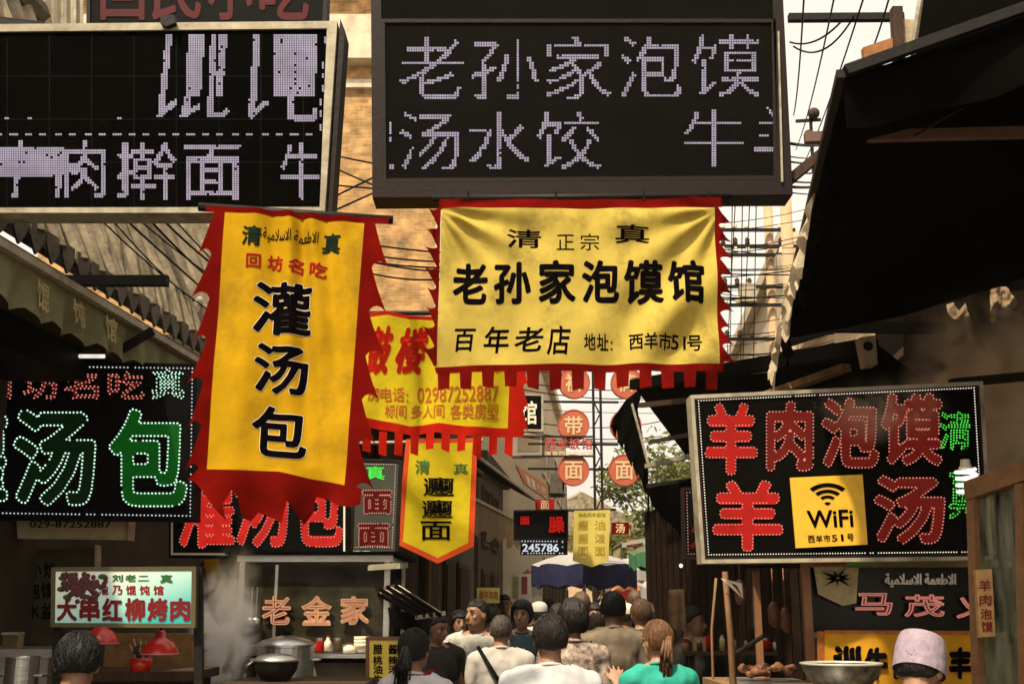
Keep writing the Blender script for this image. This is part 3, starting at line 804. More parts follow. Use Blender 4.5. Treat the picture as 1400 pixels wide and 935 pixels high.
# red LED sign behind the golden banner
pr_ = PY(6.9)
rs = board('led_sign', 'black LED sign with red brush characters half hidden behind the golden banner bottom', 'LED sign', pr_,
           [(231, 596), (477, 596), (477, 764), (231, 762)], [(236, 601), (470, 601), (470, 757), (236, 756)], M_BLACK, M_BLACK, .1, .006)
MB().ring(pr_, [(234, 600), (472, 600), (472, 759.5), (234, 758.5)], [(236.5, 602), (469.5, 602), (469.5, 756.5), (236.5, 755.5)], .004, .0005).build('white_trim', M_HALO, rs)
ri = [('灌', (244, 636, 320, 749)), ('汤', (322, 634, 394, 748)), ('包', (402, 636, 468, 747))]
letters(pr_, ri, led('red_led_fill', (.8, .022, .014), .42), rs, bold=.03, off=-.003)
dots_mb(pr_, [q for c, Q in ri for q in outline_pts(c, Q, 4.5, .02)], 1.1, .0).build('red_lights', M_REDLED, rs)

# narrow vertical LED sign
pv2 = PY(7.4)
vs_ = board('led_sign', 'narrow upright LED sign with one green and two red characters beside the golden banner', 'LED sign', pv2,
            [(482, 626), (549, 628), (543, 768), (478, 766)], [(486, 630), (545, 632), (539, 764), (482, 762)], M_DKFRAME, mat('grey_green_board', (.035, .034, .022), .6, var=.3), .1, .006)
dots_mb(pv2, line_pts((488, 634), (541, 635), 3.4) + line_pts((541, 635), (536, 748), 3.4) + line_pts((536, 748), (483, 748), 3.4), .75, .0).build('border_lights', M_HALO, vs_)
letters(pv2, [('真', (500, 637, 526, 656))], M_GREENB, vs_, 'green_lettering', bold=.02, off=-.002)
vi = [('面', (496, 671, 536, 702)), ('面', (489, 716, 533, 747))]
letters(pv2, vi, M_REDDIM, vs_, 'red_lettering', bold=.05, off=-.004)
dots_mb(pv2, [q for c, Q in vi for q in outline_pts(c, Q, 3.2, .03)], .95, .0).build('red_lights', M_REDLED, vs_)
letters(pv2, [('清真', (482, 752, 506, 761))], M_HALO, vs_, 'white_lettering', bold=.01, off=-.002)

# right LED sign
prs = P3((945, 540, 5.0), (1337, 522, 5.02), (960, 769, 5.0))
nr = board('led_sign', 'tilted black LED sign with six red dotted characters above the right food stall', 'LED sign', prs,
           [(944, 540), (1344, 521), (1358, 765), (959.5, 770)], [(949, 545), (1339, 526.5), (1353, 760), (964, 764.5)], M_PALEMETAL, M_LEDBOARD, .12, .008)
MB().ring(prs, [(949.2, 545.2), (1338.8, 526.7), (1352.8, 759.8), (964.2, 764.3)], [(952, 548.5), (1336, 530), (1350, 756.5), (967, 761)], -.003, -.008).build('dark_rim', M_DKFRAME, nr)
bd = line_pts((955, 547.5), (1332, 530), 3.7) + line_pts((1332, 530), (1345, 754), 3.7) + line_pts((1345, 754), (969, 758), 3.7) + line_pts((969, 758), (955, 547.5), 3.7)
dots_mb(prs, bd, .95, -.002).build('border_lights', led('warm_white_led', (.9, .8, .65), .8), nr)
ni = [('羊', (965, 551, 1034, 648)), ('肉', (1049, 549, 1111, 643)), ('泡', (1124, 544, 1201, 639)), ('馍', (1205, 538, 1288, 636)), ('羊', (975, 657, 1070, 753)), ('汤', (1195, 650, 1292, 743))]
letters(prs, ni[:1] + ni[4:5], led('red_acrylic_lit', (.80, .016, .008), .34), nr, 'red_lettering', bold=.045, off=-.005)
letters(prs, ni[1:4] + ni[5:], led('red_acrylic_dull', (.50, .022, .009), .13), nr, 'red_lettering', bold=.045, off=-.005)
dots_mb(prs, [q for c, Q in ni for q in outline_pts(c, Q, 4.6, .03)], 1.2, -.001).build('red_lights', M_REDLED, nr)
gi = [('清', (1285, 563, 1327, 614)), ('真', (1298, 640, 1334, 709))]
letters(prs, gi, M_GREENFILL, nr, 'green_lettering', bold=.0, off=-.005)
dots_mb(prs, [q for c, Q in gi for q in outline_pts(c, Q, 4.0, .004)], 1.3, -.001).build('green_lights', M_GREENB, nr)
br = MB(); br.bar(P(1300, 524, 5.12), P(1560, 500, 5.3), .04); br.build('support_arm', M_DKSTEEL, nr)
# wifi notice
pw = Pl(prs.p + prs.n*.012, prs.n)
wf = thing('wifi_notice', 'yellow square notice with black wireless symbol taped on the right LED sign', 'notice', pw.pt(1133, 747))
M_WIFI = mat('wifi_yellow', (.72, .40, .02), .6, var=.15, scale=12, dirt=.2)
MB().slab(pw, [(1080, 653), (1179, 648.5), (1186, 744), (1088, 749)], .003, -.006).build('notice_card', M_WIFI, wf)
wm = MB()
def arc_band(cx, cy, r0, r1, a0, a1, n=16):
    pts = [(cx + r1*math.sin(a0+(a1-a0)*i/n), cy - .8*r1*math.cos(a0+(a1-a0)*i/n)) for i in range(n+1)]
    pts += [(cx + r0*math.sin(a1-(a1-a0)*i/n), cy - .8*r0*math.cos(a1-(a1-a0)*i/n)) for i in range(n+1)]
    return pts
for r0, r1 in ((29, 36), (19, 25), (10, 15)):
    A = arc_band(1131, 689, r0, r1, -.75, .75); v, f = shp(A); wm.add([pw.pt(x, y, .005) for x, y in v], f)
A = arc_band(1131, 691, 0, 6, -.9, .9); v, f = shp(A); wm.add([pw.pt(x, y, .005) for x, y in v], f)
wm.build('wireless_symbol', M_INK, wf, recalc=False)
letters(pw, [('WiFi', [(1102, 698), (1165, 696), (1167, 720), (1104, 722)])], M_INK, wf, bold=.03, off=.005)
letters(pw, cells('西羊市51号', [(1103, 732), (1167, 729), (1168, 739), (1104, 742)], .12), M_INK, wf, bold=.02, off=.005)
# spiral bulb
bl = thing('spiral_bulb', 'white spiral energy saving bulb hanging in front of the right LED sign', 'bulb', P(1322, 679, 4.85))
q = PY(4.85); c0 = P(1322, 658, 4.85); sc = q.scale(1322, 658)
sp = [c0 + Vector((13*sc*math.cos(a*.55), 13*sc*math.sin(a*.55), 17*sc - 36*sc*a/46)) for a in range(47)]
MB().tube(sp, 2.6*sc, 8).build('glowing_coil', led('bulb_white', (1, .98, .93), .8), bl, smooth=True)
MB().lathe(c0 + Vector((0, 0, 18*sc)), [(.001, 12*sc), (6*sc, 12*sc), (7*sc, 4*sc), (10*sc, 0), (.001, 0)], 14).build('bulb_base', M_HALO, bl, smooth=True)
MB().tube([c0 + Vector((0, 0, 29*sc)), c0 + Vector((.004, .01, 36*sc)), c0 + Vector((.006, .07, 42*sc)), prs.pt(1325, 610, .0)], .004, 6).build('flex', M_BLACK, bl)
# smaller LED sign behind at left of it
ps = PY(6.4)
t = board('led_sign', 'small dim LED sign with dark red strokes partly hidden behind the tilted red sign', 'LED sign', ps, [(933, 666), (1010, 664), (1010, 765), (935, 764)], [(936, 670), (1006, 668), (1006, 761), (938, 760)], M_DKFRAME, M_BLACK, .08, .005)
dots_mb(ps, line_pts((939, 673), (941, 757), 4) + line_pts((941, 757), (1004, 757), 4) + line_pts((939, 673), (1004, 671), 4), .8, 0).build('border_lights', led('pink_led', (.8, .35, .3), .6), t)
letters(ps, [('火', (943, 700, 985, 750))], M_REDDIM, t, bold=.02, off=-.003)
# ================================================================= HANGING BANNERS
def gauss(x, s): return math.exp(-(x/s)**2)
def smooth(a, b, x):
    t = min(1, max(0, (x-a)/(b-a))); return t*t*(3-2*t)
# ---- centre lemon banner
pb = PY(6.85)
def h1(x, y):
    u, v = (x-600)/380, (y-285)/215
    r1 = math.hypot(u*1.7, v); a1 = math.atan2(v, u*1.7+.02)
    r2 = math.hypot((1-u)*1.7, v); a2 = math.atan2(v, (1-u)*1.7+.02)
    s = .026*math.sin(a1*15+1)*math.exp(-r1*1.5)*smooth(0, .2, r1) + .026*math.sin(a2*13)*math.exp(-r2*1.4)*smooth(0, .2, r2)
    s += .014*math.sin(u*31+v*2)*math.exp(-v*3.2)*smooth(-.05, .1, v)
    d = u*1.5 + v*.9
    s += .022*math.sin(d*14+.6)*smooth(.45, .9, u)*smooth(.05, .6, v)
    s += .040*gauss(u-.80+.25*(v-.75), .07)*smooth(.3, .8, v) - .042*gauss(u-.70+.3*(v-.75), .08)*smooth(.35, .8, v)
    s += .010*math.sin(u*9+v*11) + .004*noise.noise((x*.03, y*.03, 1.7)) + .006*math.sin(u*22-v*14)*smooth(0, .4, 1-u)
    s += .05*math.sin(math.pi*min(1, max(0, u)))*v
    if v > 1: s += .02*math.sin(x*.2)*(v-1)*3
    return s
cbn = thing('hanging_banner', 'wide lemon banner with black characters and red tabs hung below the big LED board', 'banner', pb.pt(790, 530))
cloth(pb, [[(604, 286), (977, 284), (983, 498), (597, 501)]], M_YELLOW, cbn, 'banner_field', 0, h1, 3)
red = [[(600, 273), (985, 270), (987, 283.8), (977, 284), (604, 286), (601, 286)],
       [(594, 501.2), (597, 501), (983, 498), (988, 498), (988, 509), (596, 510)]]
Lf = flame((593, 500), (599, 283), 8, 15, lean=.25, seed=2)
red.append([(603, 286), (597, 500)] + Lf)
Rf = flame((982, 284), (987, 498), 9, 17, lean=.30, seed=5)
red.append([(983, 498), (977, 284)] + Rf)
for i in range(13):
    x = 598 + 30.5*i; red.append([(x, 509.9 - i*.08), (x+17, 509.9 - i*.08), (x+16.5+random.uniform(-1, 1), 533 + random.uniform(-3, 3)), (x+1, 533 + random.uniform(-3, 3))])
cloth(pb, red, M_RED, cbn, 'red_border', .0, h1, 8)
letters(pb, [('清', (693, 313, 740, 340)), ('真', (841, 309, 888, 333))], M_INKBROWN if False else M_INK, cbn, off=.0018, bold=.015, hf=h1, step=3)
letters(pb, [('正', (761, 322, 785, 343)), ('宗', (793, 320, 819, 343))], M_INK, cbn, off=.0018, bold=.008, hf=h1, step=3)
letters(pb, [('老', (619, 359, 667, 418)), ('孙', (675, 359, 726, 418)), ('家', (736, 357, 787, 417)), ('泡', (795, 357, 846, 416)), ('馍', (852, 356, 907, 417)), ('馆', (913, 355, 963, 416))],
        M_INK, cbn, off=.0018, bold=.034, hf=h1, step=3)
letters(pb, [('百', (622, 450, 651, 481)), ('年', (661, 447, 696, 484)), ('老', (703, 449, 743, 483)), ('店', (747, 447, 780, 488))], M_INK, cbn, off=.0018, bold=.018, hf=h1, step=3, shear=.12)
letters(pb, cells('地址：', (797, 458, 850, 480), .1) , M_INK, cbn, off=.0018, bold=.016, hf=h1, step=3)
letters(pb, cells('西羊市', (859, 458, 918, 480), .06) + [('51', (917, 459, 938, 478)), ('号', (940, 457, 960, 480))], M_INK, cbn, off=.0018, bold=.02, hf=h1, step=3)
rod = MB(); rod.tube([P(590, 271.5, 6.93), P(1000, 268, 6.93)], .022, 10); rod.build('hanging_rod', M_DKSTEEL, cbn, smooth=True)
tie = MB()
for x in (640, 760, 880, 970): tie.tube([P(x, 262, 6.93), P(x, 275, 6.87)], .006, 6)
tie.build('tie', M_BLACK, cbn)

# ---- left golden banner
pg2 = PY(4.42)
def h2(x, y):
    v = (y-290)/400; u = (x-285)/220
    s = 0
    for xc, sl, w, a in ((372, .10, 8, -.014), (397, -.02, 8, .022), (411, .045, 7, -.020), (427, .10, 8, .020), (445, .16, 8, -.015), (350, -.10, 11, .013), (470, .03, 12, .012)):
        s += a*gauss(x-(xc + sl*(y-300)*.6), w*(1+v*.9))*(1-.35*v)
    s += .018*math.sin(u*6.5+v*1.5)*(.3+v) + .006*math.sin(v*13+u*5) + .004*noise.noise((x*.025, y*.025, 4))
    if y > 640: s += .03*math.sin(x*.07)*(y-640)/60
    return s
lbn = thing('hanging_banner', 'tall golden banner with three big black characters and dark red flame edges', 'banner', pg2.pt(390, 700))
cloth(pg2, [[(308, 291), (498, 305), (472, 664), (380, 644), (284, 642)]], M_GOLD, lbn, 'banner_field', 0, h2, 3)
red = [[(280, 281), (532, 299), (530, 307), (498, 305), (308, 291), (282, 290)]]
Lf = flame((273, 642), (293, 290), 6, 22, lean=-.35, seed=8)
red.append([(308, 291), (284, 642)] + Lf)
Rf = flame((513, 306), (487, 668), 6, 24, lean=.3, seed=11)
red.append([(472, 664), (498, 305)] + Rf)
red.append([(256, 655), (272, 642), (284, 642), (380, 644), (472, 664), (495, 668), (494, 690), (480, 694), (462, 692), (452, 684), (430, 678), (424, 700), (412, 716), (398, 690), (392, 684), (386, 715), (372, 708), (352, 700), (340, 712), (330, 706), (326, 680), (318, 670), (308, 690), (312, 712), (296, 694), (280, 672), (268, 660)])
cloth(pg2, red, M_RED, lbn, 'red_border', .0, h2, 8)
def ll(items, m, bold, off=.0022): return letters(pg2, items, m, lbn, off=off, bold=bold, hf=h2, step=3)
blk = [('灌', [(348, 384), (428, 388), (424, 462), (345, 456)]), ('汤', [(350, 469), (421, 473), (419, 541), (347, 536)]), ('包', [(346, 553), (420, 557), (417, 628), (342, 622)])]
letters(pg2, blk, M_HALO, lbn, 'white_outline', off=.0014, bold=.028, hf=h2, step=3, grow=.8, inc=.00003)
ll(blk, M_INK, .028, .0026)
ll([('清', [(333, 310), (360, 312), (358, 339), (331, 336)]), ('真', [(442, 317), (467, 319), (464, 348), (439, 346)])], mat('green_black_ink', (.006, .016, .008), .9, spec=.05), .03)
AR = 'ﺔﻴﻣﻼﺳﻻﺍ ﺔﻤﻌﻃﻻﺍ'
ll([(AR, [(361, 311), (436, 317), (434, 337), (360, 331)])], M_INK, .012)
ll([('回', [(338, 348), (358, 349), (357, 368), (337, 367)]), ('坊', [(366, 348), (387, 350), (386, 371), (365, 369)]), ('名', [(396, 352), (415, 354), (413, 375), (394, 372)]), ('吃', [(424, 357), (448, 361), (446, 382), (422, 378)])], M_INKRED, .03)
rod = MB(); rod.tube([P(272, 283, 4.48), P(537, 301, 4.48)], .018, 10); rod.build('hanging_rod', M_DKSTEEL, lbn, smooth=True)

# ---- bright hotel banner behind
ph = PY(9.0)
def h3(x, y):
    u, v = (x-500)/200, (y-432)/160
    return .03*math.sin(u*9+v*2) + .012*math.sin(u*23+v*3)*(.4+v) + .02*math.sin(u*4-v*5)
hb = thing('hanging_banner', 'bright yellow banner with red brush characters and phone number behind the lemon banner', 'banner', ph.pt(600, 600))
cloth(ph, [[(490, 436), (530, 432), (560, 438), (700, 436), (694, 584), (640, 583), (600, 578), (560, 582), (490, 570)]], M_BRIGHTYEL, hb, 'banner_field', 0, h3, 6)
red = [[(490, 430), (530, 427), (560, 433), (716, 430), (716, 436), (560, 438), (530, 432), (490, 436)],
       [(694, 584), (700, 436)] + flame((716, 436), (715, 590), 5, 8, .3, 3),
       [(490, 570), (560, 582), (600, 578), (640, 583), (694, 584), (717, 590), (715, 597), (640, 596), (600, 591), (560, 594), (490, 583)]]
for i in range(10):
    x = 497 + 21.5*i; y = 586 + 4*math.sin(x*.05); red.append([(x, y+1), (x+11, y+2), (x+10, y+34+5*math.sin(i*3)), (x-1, y+32)])
cloth(ph, red, M_REDB, hb, 'red_border', .0, h3, 8)
letters(ph, [('鼓', [(505, 448), (540, 446), (533, 512), (498, 514)]), ('楼', [(545, 450), (588, 447), (580, 512), (538, 510)]), ('宾', (604, 448, 646, 510)), ('馆', (650, 448, 690, 510))], M_REDB, hb, bold=.045, hf=h3, off=.005, shear=.2)
letters(ph, cells('房电话:', (503, 529, 570, 549), .05) + [('02987252887', (570, 528, 682, 549))] + cells('标间', (526, 553, 556, 571), .05) + cells('多人间', (561, 552, 608, 571), .05) + cells('各类房型', (615, 552, 682, 573), .05), M_INKBROWN if False else mat('red_brown_ink', (.42, .09, .01), .8), hb, bold=.012, hf=h3, off=.005)
rod = MB(); rod.tube([P(480, 428, 9.06), P(722, 428, 9.06)], .02, 8); rod.build('hanging_rod', M_DKSTEEL, hb)

# ---- pennant
pp = PY(10.6)
def h4(x, y): return .02*math.sin((x-550)*.06+(y-600)*.01) + .012*math.sin((x-y)*.05)
pn = thing('hanging_banner', 'small yellow pennant with pointed bottom and orange red edge below the hotel banner', 'banner', pp.pt(600, 768))
cloth(pp, [[(561, 606), (646, 605), (640, 742), (598, 762), (551, 740)]], M_BRIGHTYEL, pn, 'banner_field', 0, h4, 8)
cloth(pp, [[(555, 600), (653, 599), (646, 605), (561, 606)], [(555, 600), (561, 606), (551, 740), (543, 744)], [(646, 605), (653, 599), (648, 747), (640, 742)], [(543, 744), (551, 740), (598, 762), (598, 770)], [(598, 762), (640, 742), (648, 747), (598, 770)]],
      mat('orange_red_cloth', (.68, .075, .015), .8, trans=.35), pn, 'red_border', 0, h4, 8)
letters(pp, [('清', (568, 629, 588, 648)), ('真', (620, 633, 640, 648))], M_INKGREEN, pn, bold=.015, hf=h4, off=.006)
letters(pp, [('𰻞', (579, 652, 621, 678)), ('𰻞', (577, 683, 619, 708)), ('面', (575, 712, 617, 738))], M_INK, pn, bold=.012, hf=h4, off=.006)
rod = MB(); rod.tube([P(480, 606, 10.66), P(660, 602, 10.66)], .016, 8); rod.build('hanging_rod', M_PALEMETAL, pn)

# ---- far small banner, signs and round boards
pf = PY(13.0)
def h5(x, y): return .015*math.sin((x-783)*.13+y*.02)
fb = thing('hanging_banner', 'small pale yellow banner with two columns of characters over the crowd', 'banner', pf.pt(808, 775))
cloth(pf, [[(785, 698), (834, 697), (832, 766), (809, 775), (783, 766)]], mat('pale_yellow_cloth', (.78, .60, .14), .85, var=.12, trans=.4), fb, 'banner_field', 0, h5, 8)
items = [('𰻞', (790, 711, 804, 724)), ('𰻞', (790, 729, 804, 742)), ('面', (790, 747, 804, 759)), ('油', (813, 711, 827, 724)), ('泼', (813, 729, 827, 742)), ('面', (813, 747, 827, 759))]
letters(pf, items, mat('olive_ink', (.30, .21, .02), .8), fb, bold=.01, hf=h5, off=.006)
letters(pf, cells('清真西羊面馆', (790, 701, 828, 706)), M_INKGREEN, fb, hf=h5, off=.006)
MB().tube([P(776, 697.5, 13.05), P(842, 696.5, 13.05)], .015, 8).build('hanging_rod', M_DKSTEEL, fb)

q = PY(12.6)
t = board('shop_sign', 'black sign with one red character above the numbered LED strip', 'sign', q, [(702, 697), (777, 696), (777, 738), (702, 738)], [(704, 699), (775, 698), (775, 736), (704, 736)], M_DKFRAME, M_BLACK, .1, .005)
letters(q, [('臊', (750, 706, 772, 728)), ('面', (711, 706, 724, 717))], M_REDFILL, t, bold=.03, off=-.001)
q = PY(12.5)
t = board('led_strip', 'thin black LED strip with white scrolling digits under the red character sign', 'LED sign', q, [(712, 736.5), (776, 737), (776, 758), (711, 758)], [(713, 738), (775, 738.5), (775, 757), (712, 757)], M_BLACK, M_BLACK, .08, .004)
letters(q, [('245786', (714, 743, 764, 754))], M_WHITELED, t, bold=.03, off=-.001)
dots_mb(q, line_pts((714, 739.5), (773, 739.8), 4) + line_pts((714, 756), (773, 756), 4) + line_pts((769, 741), (769, 754), 6), .8, 0, True).build('border_lights', M_WHITELED, t)
q = PY(12.0)
t = board('shop_sign', 'black upright sign with one white character beside the red tabs', 'sign', q, [(708, 538), (743, 539), (743, 590), (708, 589)], [(710, 540), (740, 541), (740, 587), (710, 586)], M_PALEMETAL, M_BLACK, .1, .005)
letters(q, [('馆', (711, 548, 734, 580))], M_HALO, t, bold=.02, off=-.001)
MB().bar(q.pt(709, 586, -.12), q.pt(560, 600, -.12), .05).build('support_arm', M_DKSTEEL, t)

# round signs on a pole
Yd = 16.0
pl2 = thing('sign_pole', 'dark lattice pole carrying the round orange noodle signs', 'pole', (P(816, 700, Yd).x, Yd, 0))
b = MB(); X0 = P(812, 600, Yd).x; X1 = P(822, 600, Yd).x
for xx in (X0, X1): b.bar((xx, Yd, 0), (xx, Yd, 6.2), .035)
for k in range(20):
    z = .3 + .3*k; b.bar((X0+.018, Yd, z), (X1-.018, Yd, z + (.14 if k % 2 else -.14)), .02)
b.build('pole_shaft', M_DKSTEEL, pl2)
q = PY(Yd)
a = MB()
for y in (548, 606, 640): a.bar(q.pt(722, y, -.05), q.pt(846, y+1, -.05), .03)
a.build('cross_arm', M_DKSTEEL, pl2)
M_DISC = mat('orange_red_disc', (.40, .085, .030), .6, var=.2, scale=9, dirt=.25)
M_DISCT = mat('cream_paint', (.60, .40, .22), .7, var=.1)
for ch, cx, cy, lab in (('裤', 785, 524, 'round orange red sign mostly hidden above by the banner tabs, left one'), ('带', 784, 582, 'round orange red sign with pale many stroke character, middle of the left column'),
                   ('面', 784, 643, 'round orange red sign with pale boxy character under the frame of red letters'), ('裤', 856, 524, 'round orange red sign half hidden by banner tabs near the torn black tarp'),
                   ('带', 855, 582, 'round orange red sign mostly covered by the torn black tarp'), ('面', 853, 643, 'round orange red sign with boxy character right of the lattice pole')):
    t = thing('round_sign', lab, 'sign', q.pt(cx, cy+22), 'round noodle signs on the lattice pole')
    s = q.scale(cx, cy); rr = 21.5
    circ = [(cx + rr*math.cos(k*math.pi/18), cy + rr*math.sin(k*math.pi/18)) for k in range(36)]
    MB().slab(q, circ, .06, -.02).build('disc', M_DISC, t)
    ci = [(cx + (rr-1.6)*math.cos(k*math.pi/18), cy + (rr-1.6)*math.sin(k*math.pi/18)) for k in range(36)]
    MB().ring(q, circ, ci, .066, .0605).build('rim', mat('dark_red_rim', (.35, .05, .03), .6), t)
    letters(q, [(ch, (cx-12.5, cy-12, cx+12.5, cy+13))], M_DISCT, t, bold=.02, off=.067)
t = thing('letter_frame', 'open iron frame with dull red cut letters and a line of small white ones', 'sign', q.pt(778, 625))
b = MB(); 
for y in (598, 624.5): b.bar(q.pt(712, y, .08), q.pt(812, y, .08), .025)
b.bar(q.pt(742, 598, .08), q.pt(742, 626, .08), .02); b.build('frame', M_DKSTEEL, t)
letters(q, cells('西羊饭馆', (744, 600, 810, 616)), mat('dull_red_paint', (.34, .06, .05), .7), t, bold=.03, off=.09)
letters(q, cells('清真西羊市饭馆', (744, 618, 811, 624)), M_DISCT, t, bold=.02, off=.09)
# ================================================================= RIGHT AWNINGS
def sheet(fn, nu, nv, th=.006):
    vs = [fn(i/nu, j/nv) for i in range(nu+1) for j in range(nv+1)]
    n = len(vs); fs = []
    for i in range(nu):
        for j in range(nv):
            a = i*(nv+1)+j; fs.append((a, a+1, a+nv+2, a+nv+1))
    return vs, fs
def lerp(a, b, t): return a*(1-t) + b*t
# big near canopy: outer edge along the street, rising towards the wall
A0 = P(1155, 105, 3.0); A1 = P(1066, 466, 6.3)
B0 = Vector((3.2, 3.0, 3.95)); B1 = Vector((fx(3.05, 6.3), 6.3, 3.75))
aw = thing('tarp_awning', 'huge black tarp awning filling the upper right with a ragged cream edge curtain', 'awning', (A0 + Vector((1, 1.5, -.5))))
def f1(u, v):
    p = lerp(lerp(A0, A1, u), lerp(B0, B1, u), v)
    p.z += -.10*math.sin(math.pi*v)*(.6+.4*math.sin(u*9)) + .02*noise.noise(p*3)
    return p
vs, fs = sheet(f1, 24, 16); m_ = MB(); m_.add(vs, fs); m_.build('canopy', M_TARP, aw, smooth=True)
# front drop cloth facing the camera on the near end and a black sheet added for shade further in
def f2(u, v):
    p = lerp(A0, B0, u); p = p + Vector((0, .02 + .05*math.sin(u*14)*v, -(.15+.26*u)*v*(1+.04*math.sin(u*41)+.05*noise.noise((u*17, 3, 0)))))
    return p
vs, fs = sheet(f2, 40, 6); MB().add(vs, fs).build('drop_cloth', M_TARP, aw, smooth=True)
# torn cream curtain along the outer edge
def curtain(mb, p0, p1, n, drop, seed, out):
    r = random.Random(seed); vs = []; fs = []; rows = 6
    for i in range(n+1):
        t = i/n; p = lerp(p0, p1, t); d = drop*(.25 + 1.1*abs(noise.noise((t*11, seed, 0))) + .5*abs(noise.noise((t*37, seed, 2))) + .15*r.random())
        for k in range(rows):
            v = k/(rows-1); vs.append(p + Vector((-out*v + .018*math.sin(i*1.1)*v, .02*math.cos(i*.7)*v, .01 - d*v)))
    for i in range(n):
        for k in range(rows-1):
            a = i*rows+k; fs.append((a, a+1, a+rows+1, a+rows))
    mb.add(vs, fs)
cu = MB(); curtain(cu, lerp(A0, A1, .28), A1 + (A1-A0)*.10, 120, .26, 3, .045); cu.build('edge_curtain', M_CREAM, aw, smooth=True)
cu = MB(); curtain(cu, lerp(A0, A1, .2), A1, 120, .16, 9, -.03); cu.build('edge_curtain', M_TARP, aw, smooth=True)
pb_ = MB(); pb_.bar(P(1100, 189, 3.55), P(1420, 181, 3.5), .028, .035); pb_.build('cross_pole', mat('red_brown_pole', (.11, .05, .03), .6, var=.4, scale=14), aw)
pb_ = MB(); pb_.tube([P(1250, 186, 3.5), P(1330, 140, 3.4), P(1420, 104, 3.3)], .004, 6); pb_.build('guy_wire', M_DKSTEEL, aw)
ed = MB(); ed.bar(A0 + Vector((0, -.01, .012)), B0 + Vector((0, -.01, .012)), .03); ed.bar(A0 + Vector((-.01, 0, .01)), A1 + Vector((-.01, 0, .01)), .025); ed.build('edge_bar', M_DKSTEEL, aw)
lw = MB(); lw.bar(P(1068, 470, 6.35), P(1140, 447, 6.35), .05, .06); lw.bar(P(1140, 447, 6.35), P(1290, 449, 6.5), .05, .06); lw.build('lower_beam', M_BLACK, aw)

# dark sheets added to stand for the deep shade under the canopy
hs_ = thing('shade_sheet', 'added black sheet standing for deep shade under the big awning', 'tarp', (2.6, 6.4, 2.4))
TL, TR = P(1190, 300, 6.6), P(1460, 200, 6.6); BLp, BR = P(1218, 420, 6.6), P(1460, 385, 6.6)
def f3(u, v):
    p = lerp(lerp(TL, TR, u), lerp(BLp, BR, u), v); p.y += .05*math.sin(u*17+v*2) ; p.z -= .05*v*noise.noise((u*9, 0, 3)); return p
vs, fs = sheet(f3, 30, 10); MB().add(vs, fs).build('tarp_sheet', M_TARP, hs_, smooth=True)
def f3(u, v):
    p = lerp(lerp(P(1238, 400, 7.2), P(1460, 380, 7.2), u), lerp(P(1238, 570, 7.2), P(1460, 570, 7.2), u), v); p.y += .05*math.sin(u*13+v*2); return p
h2_ = thing('shade_sheet', 'added dark brown sheet standing for shade behind the steam on the right', 'tarp', P(1340, 560, 7.2))
vs, fs = sheet(f3, 30, 10); MB().add(vs, fs).build('tarp_sheet', mat('brown_shade', (.010, .006, .0035), .95, var=.6, scale=4, spec=.05), h2_, smooth=True)  # missing shade is put into this near-black brown
t = thing('hanging_cloth', 'crumpled pale cream cloth scrap hung under the right awning near the edge', 'cloth', P(1375, 440, 6.35))
cloth(PY(6.35), [[(1354, 394), (1376, 391), (1396, 422), (1404, 440), (1372, 446), (1355, 440)]], mat('cream_scrap', (.30, .20, .12), .9, var=.7, scale=22, dirt=.6), t, 'fabric', 0, lambda x, y: .03*noise.noise((x*.09, y*.05, 0)) + .012*noise.noise((x*.3, y*.15, 5)), 2)
t = thing('hanging_cloth', 'small twisted cream rag hanging from the dark sheet under the right awning', 'cloth', P(1322, 470, 6.35))
cloth(PY(6.35), [[(1294, 416), (1303, 414), (1312, 424), (1320, 414), (1326, 432), (1330, 465), (1324, 466), (1318, 440), (1305, 436), (1296, 428)]], mat('cream_scrap', (.30, .20, .12)), t, 'fabric', 0, lambda x, y: .015*noise.noise((x*.15, y*.08, 0)), 2)
# lower canopies over the right stalls
lc = thing('stall_canopy', 'black sagging canopy with pale rails and wooden batten above the tilted red sign', 'canopy', P(1000, 640, 8))
C0, C1, C2, C3 = P(868, 530, 10.0), P(1190, 462, 6.3), P(1330, 560, 6.3), P(945, 632, 10.0)
def f4(u, v):
    p = lerp(lerp(C0, C1, u), lerp(C3, C2, u), v); p.z -= .06*math.sin(u*9)*math.sin(math.pi*v); return p
vs, fs = sheet(f4, 20, 8); MB().add(vs, fs).build('canopy', M_TARP, lc, smooth=True)
def slabline(mb, a, b, w, h=None): mb.bar(P(*a), P(*b), w, h)
r_ = MB(); slabline(r_, (868, 526, 9.9), (1190, 474, 6.25), .10, .09); r_.build('edge_roll', M_TARP, lc)
r_ = MB(); slabline(r_, (985, 513, 8.4), (1062, 507, 7.4), .015); slabline(r_, (864, 552, 9.7), (887, 638, 9.7), .02); slabline(r_, (884, 637, 9.6), (950, 622, 8.7), .035)
r_.build('pale_rail', M_PALEMETAL, lc)
r_ = MB(); slabline(r_, (1035, 545, 6.8), (1158, 502, 6.1), .06, .04); r_.build('wooden_batten', M_WOOD, lc)
r_ = MB(); slabline(r_, (876, 554, 9.3), (955, 546, 8.2), .04); slabline(r_, (890, 604, 9.3), (955, 592, 8.2), .03); r_.build('inner_rail', M_DKWOOD, lc)
